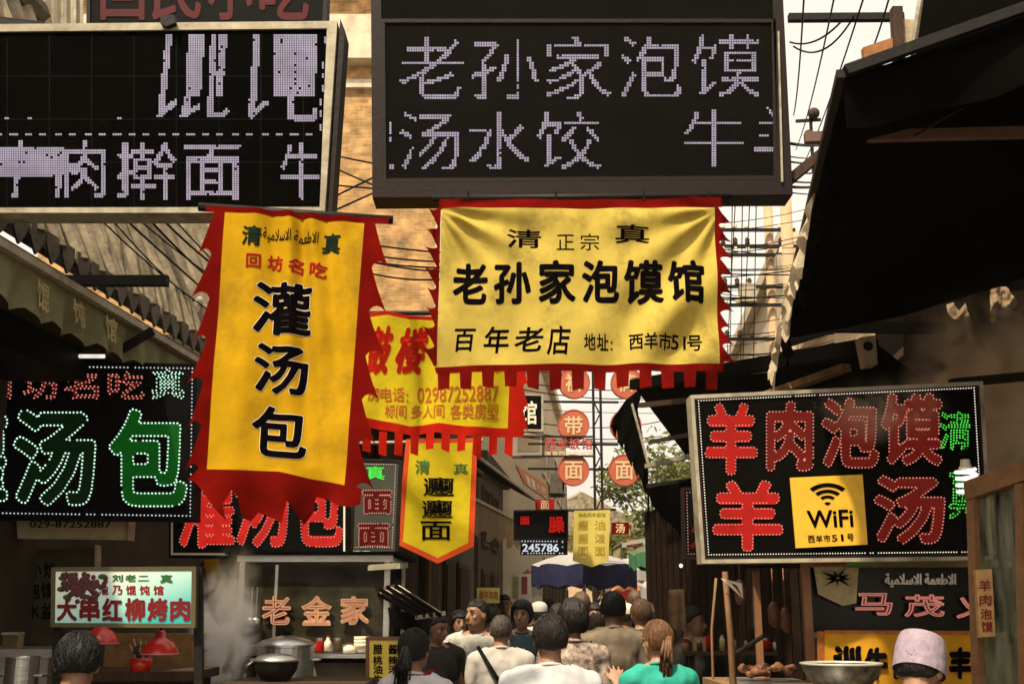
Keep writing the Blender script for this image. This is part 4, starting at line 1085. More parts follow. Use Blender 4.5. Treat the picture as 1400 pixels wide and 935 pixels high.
# torn black flap at its far corner
tf = thing('torn_tarp', 'torn black tarp with ragged fringe hanging from the corner of the stall canopy', 'tarp', P(870, 690, 10.1))
q = PY(10.1)
r = random.Random(4); left = [(880, 527), (856, 546), (838, 572)]
rag = []
for k in range(16):
    t = k/15; x = 836 + 46*t + r.uniform(-3, 3); y = 585 + 85*t + r.uniform(-2, 2)
    rag += [(x, y), (x + 5, y + r.uniform(7, 15)), (x+6.5, y - 2)]
poly = left + rag + [(884, 735), (888, 700), (886, 638), (872, 560)]
cloth(q, [poly], M_TARP, tf, 'ragged_sheet', 0, lambda x, y: .02*math.sin(x*.3+y*.1), 8)
tf2 = thing('torn_tarp', 'second black tarp with ragged left end lower behind the tilted red sign', 'tarp', P(920, 735, 9))
q = PY(9.0); r = random.Random(6)
poly = [(884, 668), (950, 655), (1000, 650), (1000, 738), (940, 735)] + sum([[(932 - 4*k, 733 - 3.6*k + r.uniform(-2, 5)), (930-4*k, 728 - 4*k)] for k in range(11)], [])
cloth(q, [poly], M_TARP, tf2, 'ragged_sheet', 0, lambda x, y: .03*math.sin(x*.12+y*.03), 8)
sp_ = MB(); sp_.bar(P(884, 664, 9.05), P(1010, 648, 9.05), .03)
sp_.build('top_rail', M_DKSTEEL, tf2)
# beige bracket lamp box
bx = thing('floodlight_box', 'small beige box fixed at the end of the dark roof beam under the awning', 'box', P(1188, 500, 6.15))
q = PY(6.15); MB().slab(q, [(1176, 461), (1197, 458), (1200, 498), (1184, 500)], 0, -.1).build('case', mat('beige_enamel', (.46, .33, .19), .6, dirt=.5), bx)
MB().lathe(q.pt(1187, 473, .0), [(.001, .012), (.02, .012), (.026, .004), (.028, 0)], 16, Matrix.Rotation(R(90), 3, 'X')).build('knob', M_DKSTEEL, bx)

# timber remains at the top of the right wall
tm = thing('timber_frame', 'broken wooden frame pieces sticking out against white sky at upper right', 'frame', P(1205, 80, 4.2))
q = PY(4.2)
MB().slab(q, [(1180, 65), (1222, 51), (1225, 72), (1182, 83)], 0, -.03).build('board', mat('orange_wood', (.30, .13, .05), .8, var=.5, scale=16), tm)
MB().slab(q, [(1218, 12), (1232, 12), (1235, 82), (1222, 84)], .02, -.02).build('post', M_DKWOOD, tm)
MB().slab(q, [(1230, 26), (1258, 28), (1244, 72), (1236, 80)], 0, -.02).build('pale_board', M_CREAM, tm)
MB().slab(q, [(1172, 87), (1228, 70), (1228, 74), (1173, 91)], .04, .0).build('batten', M_DKWOOD, tm)
up = thing('tarp_awning', 'dark upper tarp roof at the top right corner above the huge awning', 'awning', P(1330, 60, 3.6))
q = P3((1262, -30, 4.0), (1500, -30, 3.4), (1250, 75, 4.0))
MB().slab(q, [(1268, -40), (1520, -40), (1520, 5), (1400, 40), (1252, 76)], 0, -.02).build('tarp_sheet', M_TARP, up)
MB().slab(q, [(1263, -40), (1268, -40), (1250, 76), (1245, 76)], .01, -.02).build('edge_strip', M_PALEMETAL, up)

# ================================================================= POLES AND CABLES
for px, lab in ((1051, 'thinner pale concrete utility pole with insulator arms right of the lemon banner'), (1076, 'thicker plain concrete utility pole beside the ragged curtain')):
    Y = 18.0 if px < 1060 else 17.0
    X = P(px, 460, Y).x; X1 = P(px+1, 300, Y).x
    t = thing('utility_pole', lab, 'utility pole', (X, Y, 0))
    MB().tube([(X, Y, 0), (X1, Y, 9.5)], [.11 if px > 1060 else .09, .085 if px > 1060 else .07], 14).build('pole_shaft', mat('orange_concrete', (.43, .29, .17), .9, var=.25, scale=3, bump=.2), t, smooth=True)
    if px < 1060:
        for k, py in enumerate((318, 340, 352, 395, 420, 466)):
            z = P(px, py, Y).z
            a = MB(); a.bar((X-.75, Y-.13, z), (X+.5, Y-.13, z), .05); a.build('cross_arm', M_DKSTEEL, t)
            for dx in (-.7, -.5, -.3, .25, .42):
                i_ = MB(); i_.lathe((X+dx, Y-.13, z+.026), [(.001, 0), (.03, 0), (.045, .03), (.03, .05), (.045, .08), (.02, .12), (.001, .13)], 10)
                i_.build('insulator', M_DKWOOD if k % 2 else M_HALO, t, smooth=True)
        for a_ in (((X+.28, Y-.2, P(px, 375, Y).z), (.3, .25, .5)), ((X-.35, Y-.16, P(px, 405, Y).z), (.25, .2, .3))): MB().box(*a_).build('junction_box', M_PALEMETAL, t)
ln = thing('street_lamp', 'small dark globe lamps on a thin post against the white sky', 'street lamp', P(1108, 240, 12))
q = PY(12.0); b = MB(); b.bar(q.pt(1112, 236), q.pt(1108, 158), .03); b.bar(q.pt(1088, 166), q.pt(1122, 164), .03); b.build('post', M_DKSTEEL, ln)
for x, y, rr in ((1111, 158, 8), (1104, 186, 6)):
    s = q.scale(x, y); MB().ell(q.pt(x, y, .05), (rr*s, rr*s, rr*s)).build('globe', M_DKWOOD, ln, smooth=True)
rnd = random.Random(12)
def cable(a, b, sag, r, lab, grp):
    p, q2 = P(*a), P(*b); pts = []
    for i in range(15):
        t = i/14; v = lerp(p, q2, t); v.z -= sag*4*t*(1-t); pts.append(v)
    o = MB().tube(pts, r, 6).build('overhead_cable', M_BLACK, smooth=True); tag(o, lab, 'cable', grp)
for a, b, s, lab in (((1100, -20, 6), (1085, 158, 11), .1, 'black cable slanting steeply across white sky, first from the LED board'), ((1144, -20, 6), (1088, 205, 14), .1, 'black cable slanting across the white sky, second from the LED board'),
                ((1180, 0, 6), (1090, 240, 15), .1, 'black cable slanting across white sky, third from the LED board'), ((1215, 0, 6), (1172, 110, 8), .05, 'black cable in the white sky just left of the broken wooden frame'),
                ((1168, 22, 6), (1085, 64, 7), .12, 'black cable drooping in a loop under the steel support arm'), ((1150, 30, 6), (1080, 58, 7), .06, 'thin black cable under the steel support arm beside the drooping loop')):
    cable(a, b, s, .006, lab, 'cables in the right sky')
for k in range(26):
    y0 = 290 + rnd.uniform(0, 180); y1 = y0 + rnd.uniform(-22, 22)
    cable((955, y0+14, 9 + k*.4), (1140, y1, 14 + rnd.uniform(-1, 3)), rnd.uniform(.02, .12), rnd.choice((.005, .006, .009)), 'dark cable strung in the tangle before the pale utility poles', 'tangle of cables at the poles')
for k in range(5):
    x = 1000 + 9*k + rnd.uniform(-3, 3)
    cable((x, 262, 10), (x + rnd.uniform(-14, 6), 520, 15), .0, .005, 'dark cable hanging down left of the thinner utility pole', 'hanging cables at the poles')
for k, (y0, y1, s) in enumerate(((342, 352, .05), (346, 366, .06), (352, 360, .05), (334, 341, .02), (357, 374, .1), (218, 232, .03), (228, 286, .04), (262, 256, .02))):
    cable((430, y0 - 12, 9.5), (625, y1 + 6, 9.0), s, .008, 'black cable crossing in front of the tan brick block', 'cables before the brick block')
for k in range(7):
    cable((1080, 200 + 11*k + rnd.uniform(-4, 4), 9), (1150, 190 + 12*k + rnd.uniform(-6, 6), 15), .05, rnd.choice((.006, .009, .014)), 'dark cable crossing the white gap between LED board and awning', 'cables beside the LED board')
for k in range(9):
    x0 = 95 + 17*k
    cable((x0, 292, 6.2), (x0 + 150 + rnd.uniform(-20, 20), 420 + rnd.uniform(-30, 30), 8.2), rnd.uniform(0, .06), rnd.choice((.005, .007)), 'dark cable slanting down over the tiled roof', 'cables over the tiled roof')
for k in range(8):
    y0 = 505 + 13*k
    cable((690, y0 + rnd.uniform(-6, 6), 19), (905, y0 + rnd.uniform(-14, 14), 22), rnd.uniform(.02, .2), rnd.choice((.006, .010)), 'thin far cable strung across the lane behind the round signs', 'cables behind the round signs')
cable((445, 275, 8), (510, 268 - 25, 8.5), .0, .008, 'black cable slanting up from the left board to the big board', 'cables before the brick block')
cable((448, 292, 8), (515, 262, 8.5), .0, .008, 'lower black cable slanting up from the left board to the big board', 'cables before the brick block')

def ac(lab, x0, Y, z):
    c = Vector((fx(x0, Y) + .22, Y, z)); t = thing('air_conditioner', lab, 'air conditioner', c)
    MB().box(c + Vector((0, 0, .28)), (.36, .85, .56), -.09).build('case', M_PALEMETAL, t)
    f_ = Matrix.Rotation(R(90), 3, 'Y')
    MB().lathe(c + Vector((.19, -.1, .28)), [(.23, 0), (.23, .02), (.21, .02), (.21, .005), (.06, .005), (.06, .015), (.001, .015)], 22, f_).build('fan_grille', M_DKSTEEL, t)
    b = MB(); b.box(c + Vector((0, -.3, -.03)), (.5, .04, .05)); b.box(c + Vector((0, .3, -.03)), (.5, .04, .05)); b.build('bracket', M_DKSTEEL, t)
    MB().tube([c + Vector((0, .43, .2)), c + Vector((-.05, .55, .1)), c + Vector((-.15, .6, -.9))], .02, 6).build('pipe', M_HALO, t)
ac('grimy air conditioner unit on the left shops above the pleated awning', -2.9, 14.2, 3.4)
ac('air conditioner unit on the grey brick shop further down the left side', -2.95, 18.6, 3.7)
ac('air conditioner unit high on the pale beige house left of the round signs', -1.95, 34, 5.0)
for k, (Y, lab) in enumerate(((12.2, 'rusty drain pipe down the dark timber shop'), (17.2, 'drain pipe at the start of the grey brick shop'))):
    o = MB().tube([(fx(-2.9, Y)+.10, Y, .02), (fx(-2.9, Y)+.10, Y, 4.0)], .05, 10).build('pipe_or_bright_edge', M_WOOD if k else M_PALEMETAL, smooth=True); tag(o, lab, 'pipe')
for k, (px, py, w, h, Y, ch, lab) in enumerate(((745, 690, 26, 15, 20, '面', 'small dim red shop sign far down the left side under the orange banner'), (848, 722, 24, 16, 24, '汤', 'small far red sign with pale character by the tree'), (868, 742, 22, 10, 20, '饼', 'tiny far orange sign above the white umbrella'), (690, 722, 22, 14, 15, '茶', 'small dark shop sign with cream character on the left shops'))):
    q = PY(Y); t = thing('shop_sign', lab, 'sign', q.pt(px, py))
    MB().rect(q, px-w/2, py-h/2, px+w/2, py+h/2, 0, -.08).build('panel', (M_INKRED, M_RED, M_DISC, M_BLACK)[k], t); letters(q, [(ch, (px-h*.4, py-h*.4, px+h*.4, py+h*.4))], M_DISCT, t, bold=.03)
# ================================================================= MID-STREET AWNINGS AND UMBRELLAS
def awning(name, lab, pts_top, pts_front, m, valance=None):
    t = thing(name, lab, 'awning', pts_front[0])
    a, b = pts_top; c, d = pts_front
    def f(u, v):
        p = lerp(lerp(a, b, u), lerp(c, d, u), v); p.z -= .05*math.sin(math.pi*v); return p
    vs, fs = sheet(f, 16, 6); MB().add(vs, fs).build('canopy', m, t, smooth=True)
    if valance:
        def g_(u, v):
            p = lerp(c, d, u); return p + Vector((.02*math.sin(u*60)*v, 0, -valance*v*(1+.15*math.sin(u*40))))
        vs, fs = sheet(g_, 80, 3); MB().add(vs, fs).build('valance', M_FADED if m is not M_TARP else mat('brown_valance', (.20, .13, .07), .9, var=.3, scale=14), t, smooth=True)
    br = MB(); br.bar(c, d, .03); br.build('edge_rail', M_PALEMETAL, t)
    return t
awning('shop_awning', 'dark awning with brown pleated valance along the left shops beside the pennant', (Vector((fx(-2.9, 11), 11, 3.3)), Vector((fx(-2.9, 17), 17, 3.5))), (P(648, 682, 11), P(728, 722, 16)), M_TARP, .32)
awning('shop_awning', 'dark upper awning on left shops above the pleated brown one', (Vector((fx(-2.9, 12), 12, 4.2)), Vector((fx(-2.9, 22), 22, 4.5))), (P(650, 622, 12), P(742, 690, 22)), M_TARP, None)
t = thing('street_banner', 'faded orange banner with white writing sloping along the pale left house', 'banner', P(730, 672, 24))
q = FAC(-1.9); pts = [(706, 636), (749, 664), (749, 684), (718, 662)]
pq = P3((706, 636, 22), (749, 664, 28), (706, 655, 22))
MB().slab(pq, pts, 0, -.03).build('banner_cloth', mat('faded_orange', (.55, .20, .08), .8, var=.2), t)
letters(pq, cells('清真小吃', [(715, 647), (746, 667), (746, 681), (720, 664)]), M_HALO, t, off=.02, bold=.02)
wbx = thing('window_box', 'white framed window box above the orange banner on pale left house', 'window box', P(735, 622, 27))
q = PY(26.0); MB().rect(q, 700, 588, 741, 623, 0, -.5).build('case', M_HALO, wbx); MB().rect(q, 708, 594, 738, 617, .02, .004).build('pane', M_BEIGE, wbx)

M_TENT = mat('white_tent_cloth', (.46, .44, .42), .8, var=.12, trans=.35); M_TENTB = mat('navy_tent_cloth', (.030, .030, .075), .85, var=.4, trans=.15, spec=.1)
def umbrella(lab, px, py_top, py_edge, half_px, Y, m, mv, seg=8, val=.14):
    q = PY(Y); top = q.pt(px, py_top); s = q.scale(px, py_top); R_ = half_px*s; ze = q.pt(px, py_edge).z
    t = thing('market_umbrella', lab, 'umbrella', (top.x, Y, 0))
    vs = [top]; fs = []
    prof = [(.35, .22), (.7, .58), (1.0, 1.0)]
    for f_, d in prof:
        for k in range(seg*4):
            a = 2*math.pi*k/(seg*4); rr = R_*f_*(1 - .06*(1-abs(math.cos(a*seg/2)))); vs.append(Vector((top.x + rr*math.cos(a), Y + rr*math.sin(a), top.z + (ze-top.z)*d - (.03*f_*(1-abs(math.cos(a*seg/2)))))))
    n = seg*4
    for k in range(n): fs.append((0, 1+k, 1+(k+1) % n))
    for i in range(2):
        for k in range(n): fs.append((1+i*n+k, 1+(i+1)*n+k, 1+(i+1)*n+(k+1) % n, 1+i*n+(k+1) % n))
    MB().add(vs, fs).build('canopy', m, t)
    vv = []; ff = []
    for k in range(n): p = vs[1+2*n+k]; vv += [p, p + Vector((0, 0, -val*(1+.12*math.sin(k*2.5))))]
    for k in range(n): ff.append((2*k, 2*k+1, (2*k+3) % (2*n), (2*k+2) % (2*n)))
    MB().add(vv, ff).build('valance', mv, t)
    MB().tube([(top.x, Y, 0), (top.x, Y, top.z)], .022, 8).build('pole_shaft', M_STEEL, t)
    rb = MB()
    for k in range(seg): 
        a = 2*math.pi*k/seg; rb.tube([top - Vector((0, 0, .03)), Vector((top.x + .97*R_*math.cos(a), Y + .97*R_*math.sin(a), ze-.02))], .008, 5)
    rb.build('ribs', M_DKSTEEL, t)
umbrella('wide pale market umbrella with navy valance over the crowd below the small banner', 798, 752, 772, 72, 13.8, M_TENT, M_TENTB, 8, .24)
umbrella('white market umbrella behind the navy edged one toward the right', 868, 760, 780, 48, 15.5, M_TENT, M_TENT)
umbrella('pale market umbrella lowest at right near the green tent', 905, 782, 800, 30, 13.0, M_TENT, M_TENT, 6)
umbrella('orange pink market umbrella low among the far heads', 858, 797, 806, 26, 17.5, mat('orange_pink_cloth', (.62, .26, .12), .8, trans=.35), mat('red_valance', (.5, .05, .03), .8))
umbrella('deep blue market umbrella behind the small pale banner', 772, 762, 778, 40, 16.2, M_TENTB, M_TENTB)
umbrella('red and white market umbrella at the far left of the lane', 722, 778, 800, 20, 19, mat('red_white_cloth', (.5, .12, .06), .8, trans=.3), M_TENT)
umbrella('olive green market umbrella under the second torn tarp', 905, 738, 756, 46, 11.5, mat('olive_cloth', (.12, .16, .07), .8, var=.3, trans=.3), mat('green_cloth', (.05, .15, .07), .8))
awning('shop_awning', 'white fabric awning with red edge high on the right side of the lane', (Vector((fx(2.6, 17), 17, 3.3)), Vector((fx(2.6, 21), 21, 3.2))), (P(850, 742, 17), P(838, 750, 22)), M_TENT, .2)
t = thing('notice_board', 'small pale yellow sign with brown characters over the man in the cream polo', 'sign', P(668, 825, 12))
q = PY(12.0); MB().rect(q, 652, 803, 683, 824, 0, -.03).build('panel', mat('pale_yellow_board', (.72, .60, .20), .7), t)
letters(q, cells('腊牛羊肉', (655, 807, 681, 820)), mat('red_brown_ink', (.42, .09, .01)), t, off=.004, bold=.02)
t = thing('price_board', 'white and red board with green stripes hanging at the far left shops', 'sign', P(712, 822, 15))
q = PY(15.0); MB().rect(q, 698, 784, 727, 822, 0, -.04).build('panel', M_HALO, t); MB().rect(q, 701, 788, 709, 818, .004, .001).build('stripe', M_FADED, t); MB().rect(q, 713, 788, 721, 812, .004, .001).build('stripe', mat('dull_red_paint', (.34, .06, .05)), t)
# ================================================================= LEFT FOOD STALLS
# dim shop interior wall behind the stalls
q = PY(5.0)
ts = board('shop_sign', 'teal and white light box sign with dark red characters and a picture of grapes', 'sign', q, [(70, 775), (268, 774), (267, 858), (69, 857)], [(76, 781), (262, 780), (261, 852), (75, 851)], mat('olive_metal', (.10, .085, .035), .5, metal=.3, var=.3), M_BLACK, .1, .006)
m = bpy.data.materials.new('teal_print'); m.use_nodes = True; N = m.node_tree.nodes; L = m.node_tree.links
tc = N.new('ShaderNodeTexCoord'); sx = N.new('ShaderNodeSeparateXYZ'); L.new(tc.outputs['Generated'], sx.inputs[0])
ad = N.new('ShaderNodeMath'); ad.operation = 'SUBTRACT'; L.new(sx.outputs['X'], ad.inputs[0]); L.new(sx.outputs['Z'], ad.inputs[1])
rp = N.new('ShaderNodeValToRGB'); mr = N.new('ShaderNodeMapRange'); mr.inputs['From Min'].default_value = -1; mr.inputs['From Max'].default_value = 1; L.new(ad.outputs[0], mr.inputs['Value']); L.new(mr.outputs[0], rp.inputs[0])
rp.color_ramp.elements[0].color = (.75, .72, .60, 1); rp.color_ramp.elements[0].position = .15
rp.color_ramp.elements[1].color = (.03, .36, .34, 1); rp.color_ramp.elements[1].position = .85
e = rp.color_ramp.elements.new(.5); e.color = (.42, .66, .58, 1)
b = N['Principled BSDF']; L.new(rp.outputs[0], b.inputs['Base Color']); L.new(rp.outputs[0], b.inputs['Emission Color']); b.inputs['Emission Strength'].default_value = .10
MB().slab(q, [(76, 781), (262, 780), (261, 852), (75, 851)], -.002, -.006).build('printed_face', m, ts)
letters(q, cells('刘老二', (152, 785, 205, 795), .15) + [('真', (219, 785, 236, 797))], M_INKGREEN, ts, bold=.04, off=0)
letters(q, cells('泡乃馄饨馆', (132, 800, 226, 813), .25), M_INKRED, ts, bold=.03, off=0)
letters(q, cells('大串红柳烤肉', (76, 817, 262, 849), .1), mat('deep_red_ink', (.16, .010, .012), .8), ts, bold=.045, off=.001)
r = random.Random(5); gp = MB()
for k in range(150):
    x, y = r.gauss(112, 15), r.gauss(800, 10)
    if 80 < x < 145 and 783 < y < 822: gp.ell(q.pt(x, y, .0), (.011, .003, .011), 10, 6)
gp.build('grape_picture', mat('grape_print', (.075, .010, .016), .5, var=.6, scale=40), ts, smooth=True)
gl = MB()
for x, y in ((84, 805), (92, 816), (140, 788), (128, 818), (86, 790)): gl.ell(q.pt(x, y, -.001), (.02, .002, .012), 8, 6)
gl.build('grape_leaves', M_INKGREEN, ts, smooth=True)
br = MB(); br.bar(q.pt(266, 775, -.06), q.pt(268, 1120, -.06), .035); br.build('post', M_DKSTEEL, ts)
br = MB(); br.bar(q.pt(72, 775, -.06), q.pt(70, 1120, -.06), .035); br.build('post', M_DKSTEEL, ts)
# beige phone light box
q = PY(6.3)
t = board('light_box', 'small beige light box with a phone number right under the green dotted sign', 'sign', q, [(22, 706), (176, 710), (174, 738), (24, 736)], [(24, 708), (172, 712), (170, 734), (26, 733)], M_PALEMETAL, mat('beige_lightbox', (.40, .31, .15), .6, dirt=.3), .12, .005)
letters(q, [('029-87252887', (40, 711.5, 152, 721))], M_INK, t, bold=.02, off=-.003)
# dim board with characters
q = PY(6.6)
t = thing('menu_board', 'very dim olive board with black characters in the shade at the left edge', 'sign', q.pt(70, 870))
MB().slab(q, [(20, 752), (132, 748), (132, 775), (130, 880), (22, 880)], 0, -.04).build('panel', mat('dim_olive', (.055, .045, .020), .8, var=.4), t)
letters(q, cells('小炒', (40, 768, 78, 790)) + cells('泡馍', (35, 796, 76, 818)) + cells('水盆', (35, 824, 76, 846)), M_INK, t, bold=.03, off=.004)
MB().slab(q, [(131, 745), (134, 745), (134, 880), (131, 880)], .02, -.05).build('edge_strip', M_PALEMETAL, t)

# red pendant lamps
for px, py, Y in ((138, 868, 5.5), (219, 882, 5.2)):
    q = PY(Y); s = q.scale(px, py); c = q.pt(px, py)
    t = thing('pendant_lamp', 'red enamel dome lamp partly behind the cook near the teal sign' if px < 200 else 'red enamel dome lamp hanging under the right end of the teal sign', 'lamp', c, 'red pendant lamps')
    w = 25*s
    prof = [(w, -10*s), (w*.97, -8*s), (w*.90, -3*s), (w*.72, 4*s), (w*.40, 9*s), (w*.26, 11*s), (w*.25, 18*s), (w*.14, 20*s), (.002, 20.5*s)]
    MB().lathe(c, prof + [], 28).build('lamp_shade', mat('red_enamel', (.60, .022, .012), .25, var=.12, spec=.6), t, smooth=True)
    MB().lathe(c, [(w, -10*s), (w*1.03, -10.5*s), (w*1.0, -12*s), (w*.97, -11*s)], 28).build('rim', mat('pink_enamel', (.65, .25, .22), .3), t, smooth=True)
    MB().tube([c + Vector((0, 0, 20*s)), c + Vector((0, 0, 20*s + (.06 if px < 200 else .10)))], .005, 6).build('flex', M_BLACK, t)
# steel bins on a shelf at far left
q = PY(5.6)
def pot(name, lab, cat, px, py_top, py_bot, half, Y, m, lid=False, handles=True):
    q = PY(Y); s = q.scale(px, py_top); c = q.pt(px, py_bot); h = q.pt(px, py_top).z - c.z; w = half*s
    t = thing(name, lab, cat, c)
    MB().lathe(c, [(.001, 0), (w*.96, 0), (w, .01), (w, h-.01), (w*1.04, h), (w*1.04, h-.008)] + ([] if lid else [(w*.97, h-.01), (w*.95, .02), (.001, .02)]), 32).build('body', m, t, smooth=False)
    if lid:
        MB().lathe(c + Vector((0, 0, h)), [(w*1.07, 0), (w*1.07, .008), (w*.8, .03), (w*.2, .05), (.001, .052)], 32).build('lid', m, t, smooth=True)
        MB().ell(c + Vector((0, 0, h+.06)), (.022, .022, .014)).build('knob', M_BLACK, t, smooth=True)
    if handles:
        for k in (-1, 1):
            MB().tube([c + Vector((k*w, -.04, h*.75)), c + Vector((k*(w+.03), -.04, h*.75)), c + Vector((k*(w+.03), .04, h*.75)), c + Vector((k*w, .04, h*.75))], .006, 6).build('handle', m, t)
    return t
def table(lab, px0, px1, py, Y, dY, m):
    a, b = P(px0, py, Y), P(px1, py, Y); z = a.z
    t = thing('stall_counter', lab, 'counter', ((a.x+b.x)/2, Y + dY/2, 0))
    MB().box(((a.x+b.x)/2, Y+dY/2, z-.02), (b.x-a.x, dY, .04)).build('counter_top', m, t)
    MB().box(((a.x+b.x)/2, Y+dY/2, (z-.04+.1)/2), (b.x-a.x-.06, dY-.08, z-.14)).build('cabinet', M_STEEL if m is M_STEEL else M_DKPANEL, t)
    for sx in (a.x+.05, b.x-.05):
        for sy in (Y+.06, Y+dY-.06): MB().box((sx, sy, .05), (.04, .04, .10)).build('leg', M_DKSTEEL, t)
    return t
table('steel counter at far left holding a glass jar', -60, 72, 887, 5.5, .5, M_STEEL)
t = thing('glass_jar', 'square glass jar of dark sauce on the far left counter', 'jar', P(20, 887, 5.6))
MB().box(P(18, 876, 5.6), (.07, .07, .075)).build('jar_body', mat('dark_sauce', (.10, .07, .03), .2, var=.4, scale=20), t)
MB().box(P(18, 865.5, 5.6), (.078, .078, .012)).build('lid', M_STEEL, t)
pot('steel_bucket', 'tall brushed steel bucket in front of the far left counter', 'bucket', 22, 897, 1000, 22, 5.2, M_STEEL)
# back counter with heap of skewers
table('dark grill counter beneath the red pendant lamps', 85, 262, 918, 5.25, .5, M_DKWOOD)
t = thing('backdrop_shelf', 'tawny timber cupboard behind the red pendant lamps', 'cupboard', P(180, 935, 5.95))
a, b = P(145, 866, 5.95), P(258, 1130, 5.95)
MB().box(((a.x+b.x)/2, 6.05, (a.z+.02)/2), (b.x-a.x, .2, a.z-.02)).build('body', mat('tawny_wood', (.20, .10, .035), .8, var=.6, scale=14), t)
for k in range(2): MB().box((a.x+.1+(b.x-a.x-.2)*k, 5.94, .8), (.02, .03, .12)).build('handle', M_STEEL, t)
sk = thing('skewer_pot', 'small pot of skewers and red chilli at the grill counter edge', 'pot', P(192, 918, 5.3))
cpt = P(192, 918, 5.3); MB().lathe(cpt, [(.001, 0), (.045, 0), (.05, .06), (.046, .06), (.04, .01), (.001, .01)], 16).build('pot_body', mat('red_enamel', (.6, .02, .01)), sk, smooth=True)
ss = MB(); r = random.Random(2)
for k in range(9): ss.tube([cpt + Vector((0, 0, .02)), cpt + Vector((r.uniform(-.06, .06), r.uniform(-.04, .04), r.uniform(.10, .16)))], .003, 5)
ss.build('skewers', M_CREAM, sk)
ss = MB()
for k in range(8): ss.ell(cpt + Vector((r.uniform(-.04, .02), r.uniform(-.03, .03), r.uniform(.07, .11))), (.014, .012, .014), 8, 6)
ss.build('meat_pieces', M_DKWOOD, sk, smooth=True)

# yellow fringed banner seen edge on
q = P3((276, 765, 6.9), (305, 765, 6.4), (276, 840, 6.9))
t = thing('hanging_banner', 'narrow yellow banner with dark jagged fringe in the steam by the teal sign', 'banner', q.pt(290, 842))
cloth(q, [[(281, 764), (303, 764), (298, 838), (286, 841)]], M_GOLD, t, 'banner_field', 0, lambda x, y: .01*math.sin(y*.1), 8)
fr = flame((286, 841), (281, 764), 8, 13, -.2, 4); cloth(q, [[(281, 764), (286, 841)] + fr[:-1]], mat('dark_fringe', (.05, .03, .012), .9), t, 'fringe', 0, None, 8)

# glass fronted stall with the neon name
gs_ = thing('glass_stall', 'steel framed glass food stall with three orange neon characters at left of crowd', 'stall', P(425, 1100, 6.6))
q = PY(6.4); s = q.scale(420, 850)
fb_ = MB(); zt = P(420, 768, 6.4).z; xl = P(328, 850, 6.4).x; xr = P(528, 850, 6.4).x; zc = P(420, 884, 6.4).z
for x in (xl, xr):
    for y in (6.4, 7.3): fb_.box((x, y, zt/2), (.03, .03, zt))
for y in (6.4, 7.3): fb_.box(((xl+xr)/2, y, zt+.018), (xr-xl+.06, .035, .035))
for x in (xl, xr): fb_.box((x, 6.85, zt+.018), (.034, .86, .034))
fb_.box(((xl+xr)/2, 6.4, zc), (xr-xl-.03, .028, .028)); fb_.box((P(378, 800, 6.4).x, 6.4, (zt+zc)/2), (.016, .016, zt-zc-.03))
fb_.build('frame', M_STEEL, gs_)
MB().box(((xl+xr)/2, 6.85, zt+.045), (xr-xl+.16, 1.1, .016)).build('roof', M_TARP, gs_)
MB().box(((xl+xr)/2, 6.4, (zt+zc)/2), (xr-xl-.035, .008, zt-zc-.032)).build('pane', glass('stall_glass', (.16, .14, .08), .84), gs_)
MB().box(((xl+xr)/2, 6.85, zc-.03), (xr-xl-.04, .86, .03)).build('counter_top', M_STEEL, gs_)
MB().box(((xl+xr)/2, 6.85, (zc-.05)/2), (xr-xl-.06, .84, zc-.06)).build('cabinet', M_DKSTEEL, gs_)
MB().box(((xl+xr)/2, 7.31, (zt+zc)/2), (xr-xl-.04, .02, zt-zc)).build('back_panel', mat('green_grey_panel', (.050, .040, .018), .7, var=.5, scale=3), gs_)
letters(q, [], M_BLACK, gs_) if False else None
def neon(pl, items, m, parent, rpx, off):
    mb = MB()
    for ch, Q in items:
        vs, _, es = place(ch, Q, .012, False, False, 3)
        adj = {}
        for a, b in es: adj.setdefault(a, []).append(b); adj.setdefault(b, []).append(a)
        seen = set()
        for s0 in list(adj):
            if s0 in seen: continue
            loop = [s0]; seen.add(s0); cur = s0
            while True:
                nx = [k for k in adj[cur] if k not in seen]
                if not nx: break
                cur = nx[0]; seen.add(cur); loop.append(cur)
            pts = [vs[i] for i in loop] + [vs[s0]]
            for i in range(len(pts)-1):
                (x0, y0), (x1, y1) = pts[i], pts[i+1]; d = math.dist(pts[i], pts[i+1])
                if d < .05: continue
                nx_, ny_ = -(y1-y0)/d*rpx, (x1-x0)/d*rpx; ex, ey = (x1-x0)/d*rpx*.6, (y1-y0)/d*rpx*.6
                mb.slab(pl, [(x0-ex+nx_, y0-ey+ny_), (x1+ex+nx_, y1+ey+ny_), (x1+ex-nx_, y1+ey-ny_), (x0-ex-nx_, y0-ey-ny_)], off, off-.006)
    return mb.build('neon_outline', m, parent)
nit = [('老', (359, 815, 397, 853)), ('金', (413, 815, 453, 854)), ('家', (466, 815, 504, 853))]
qn = PY(6.37)
letters(qn, nit[:1], mat('dark_orange_acrylic', (.28, .07, .03), .5), gs_, bold=.05, off=.0)
letters(qn, nit[1:], mat('orange_acrylic', (.62, .30, .12), .5), gs_, bold=.05, off=.0)
neon(qn, nit, led('orange_neon', (.85, .42, .22), .42), gs_, .8, .008)
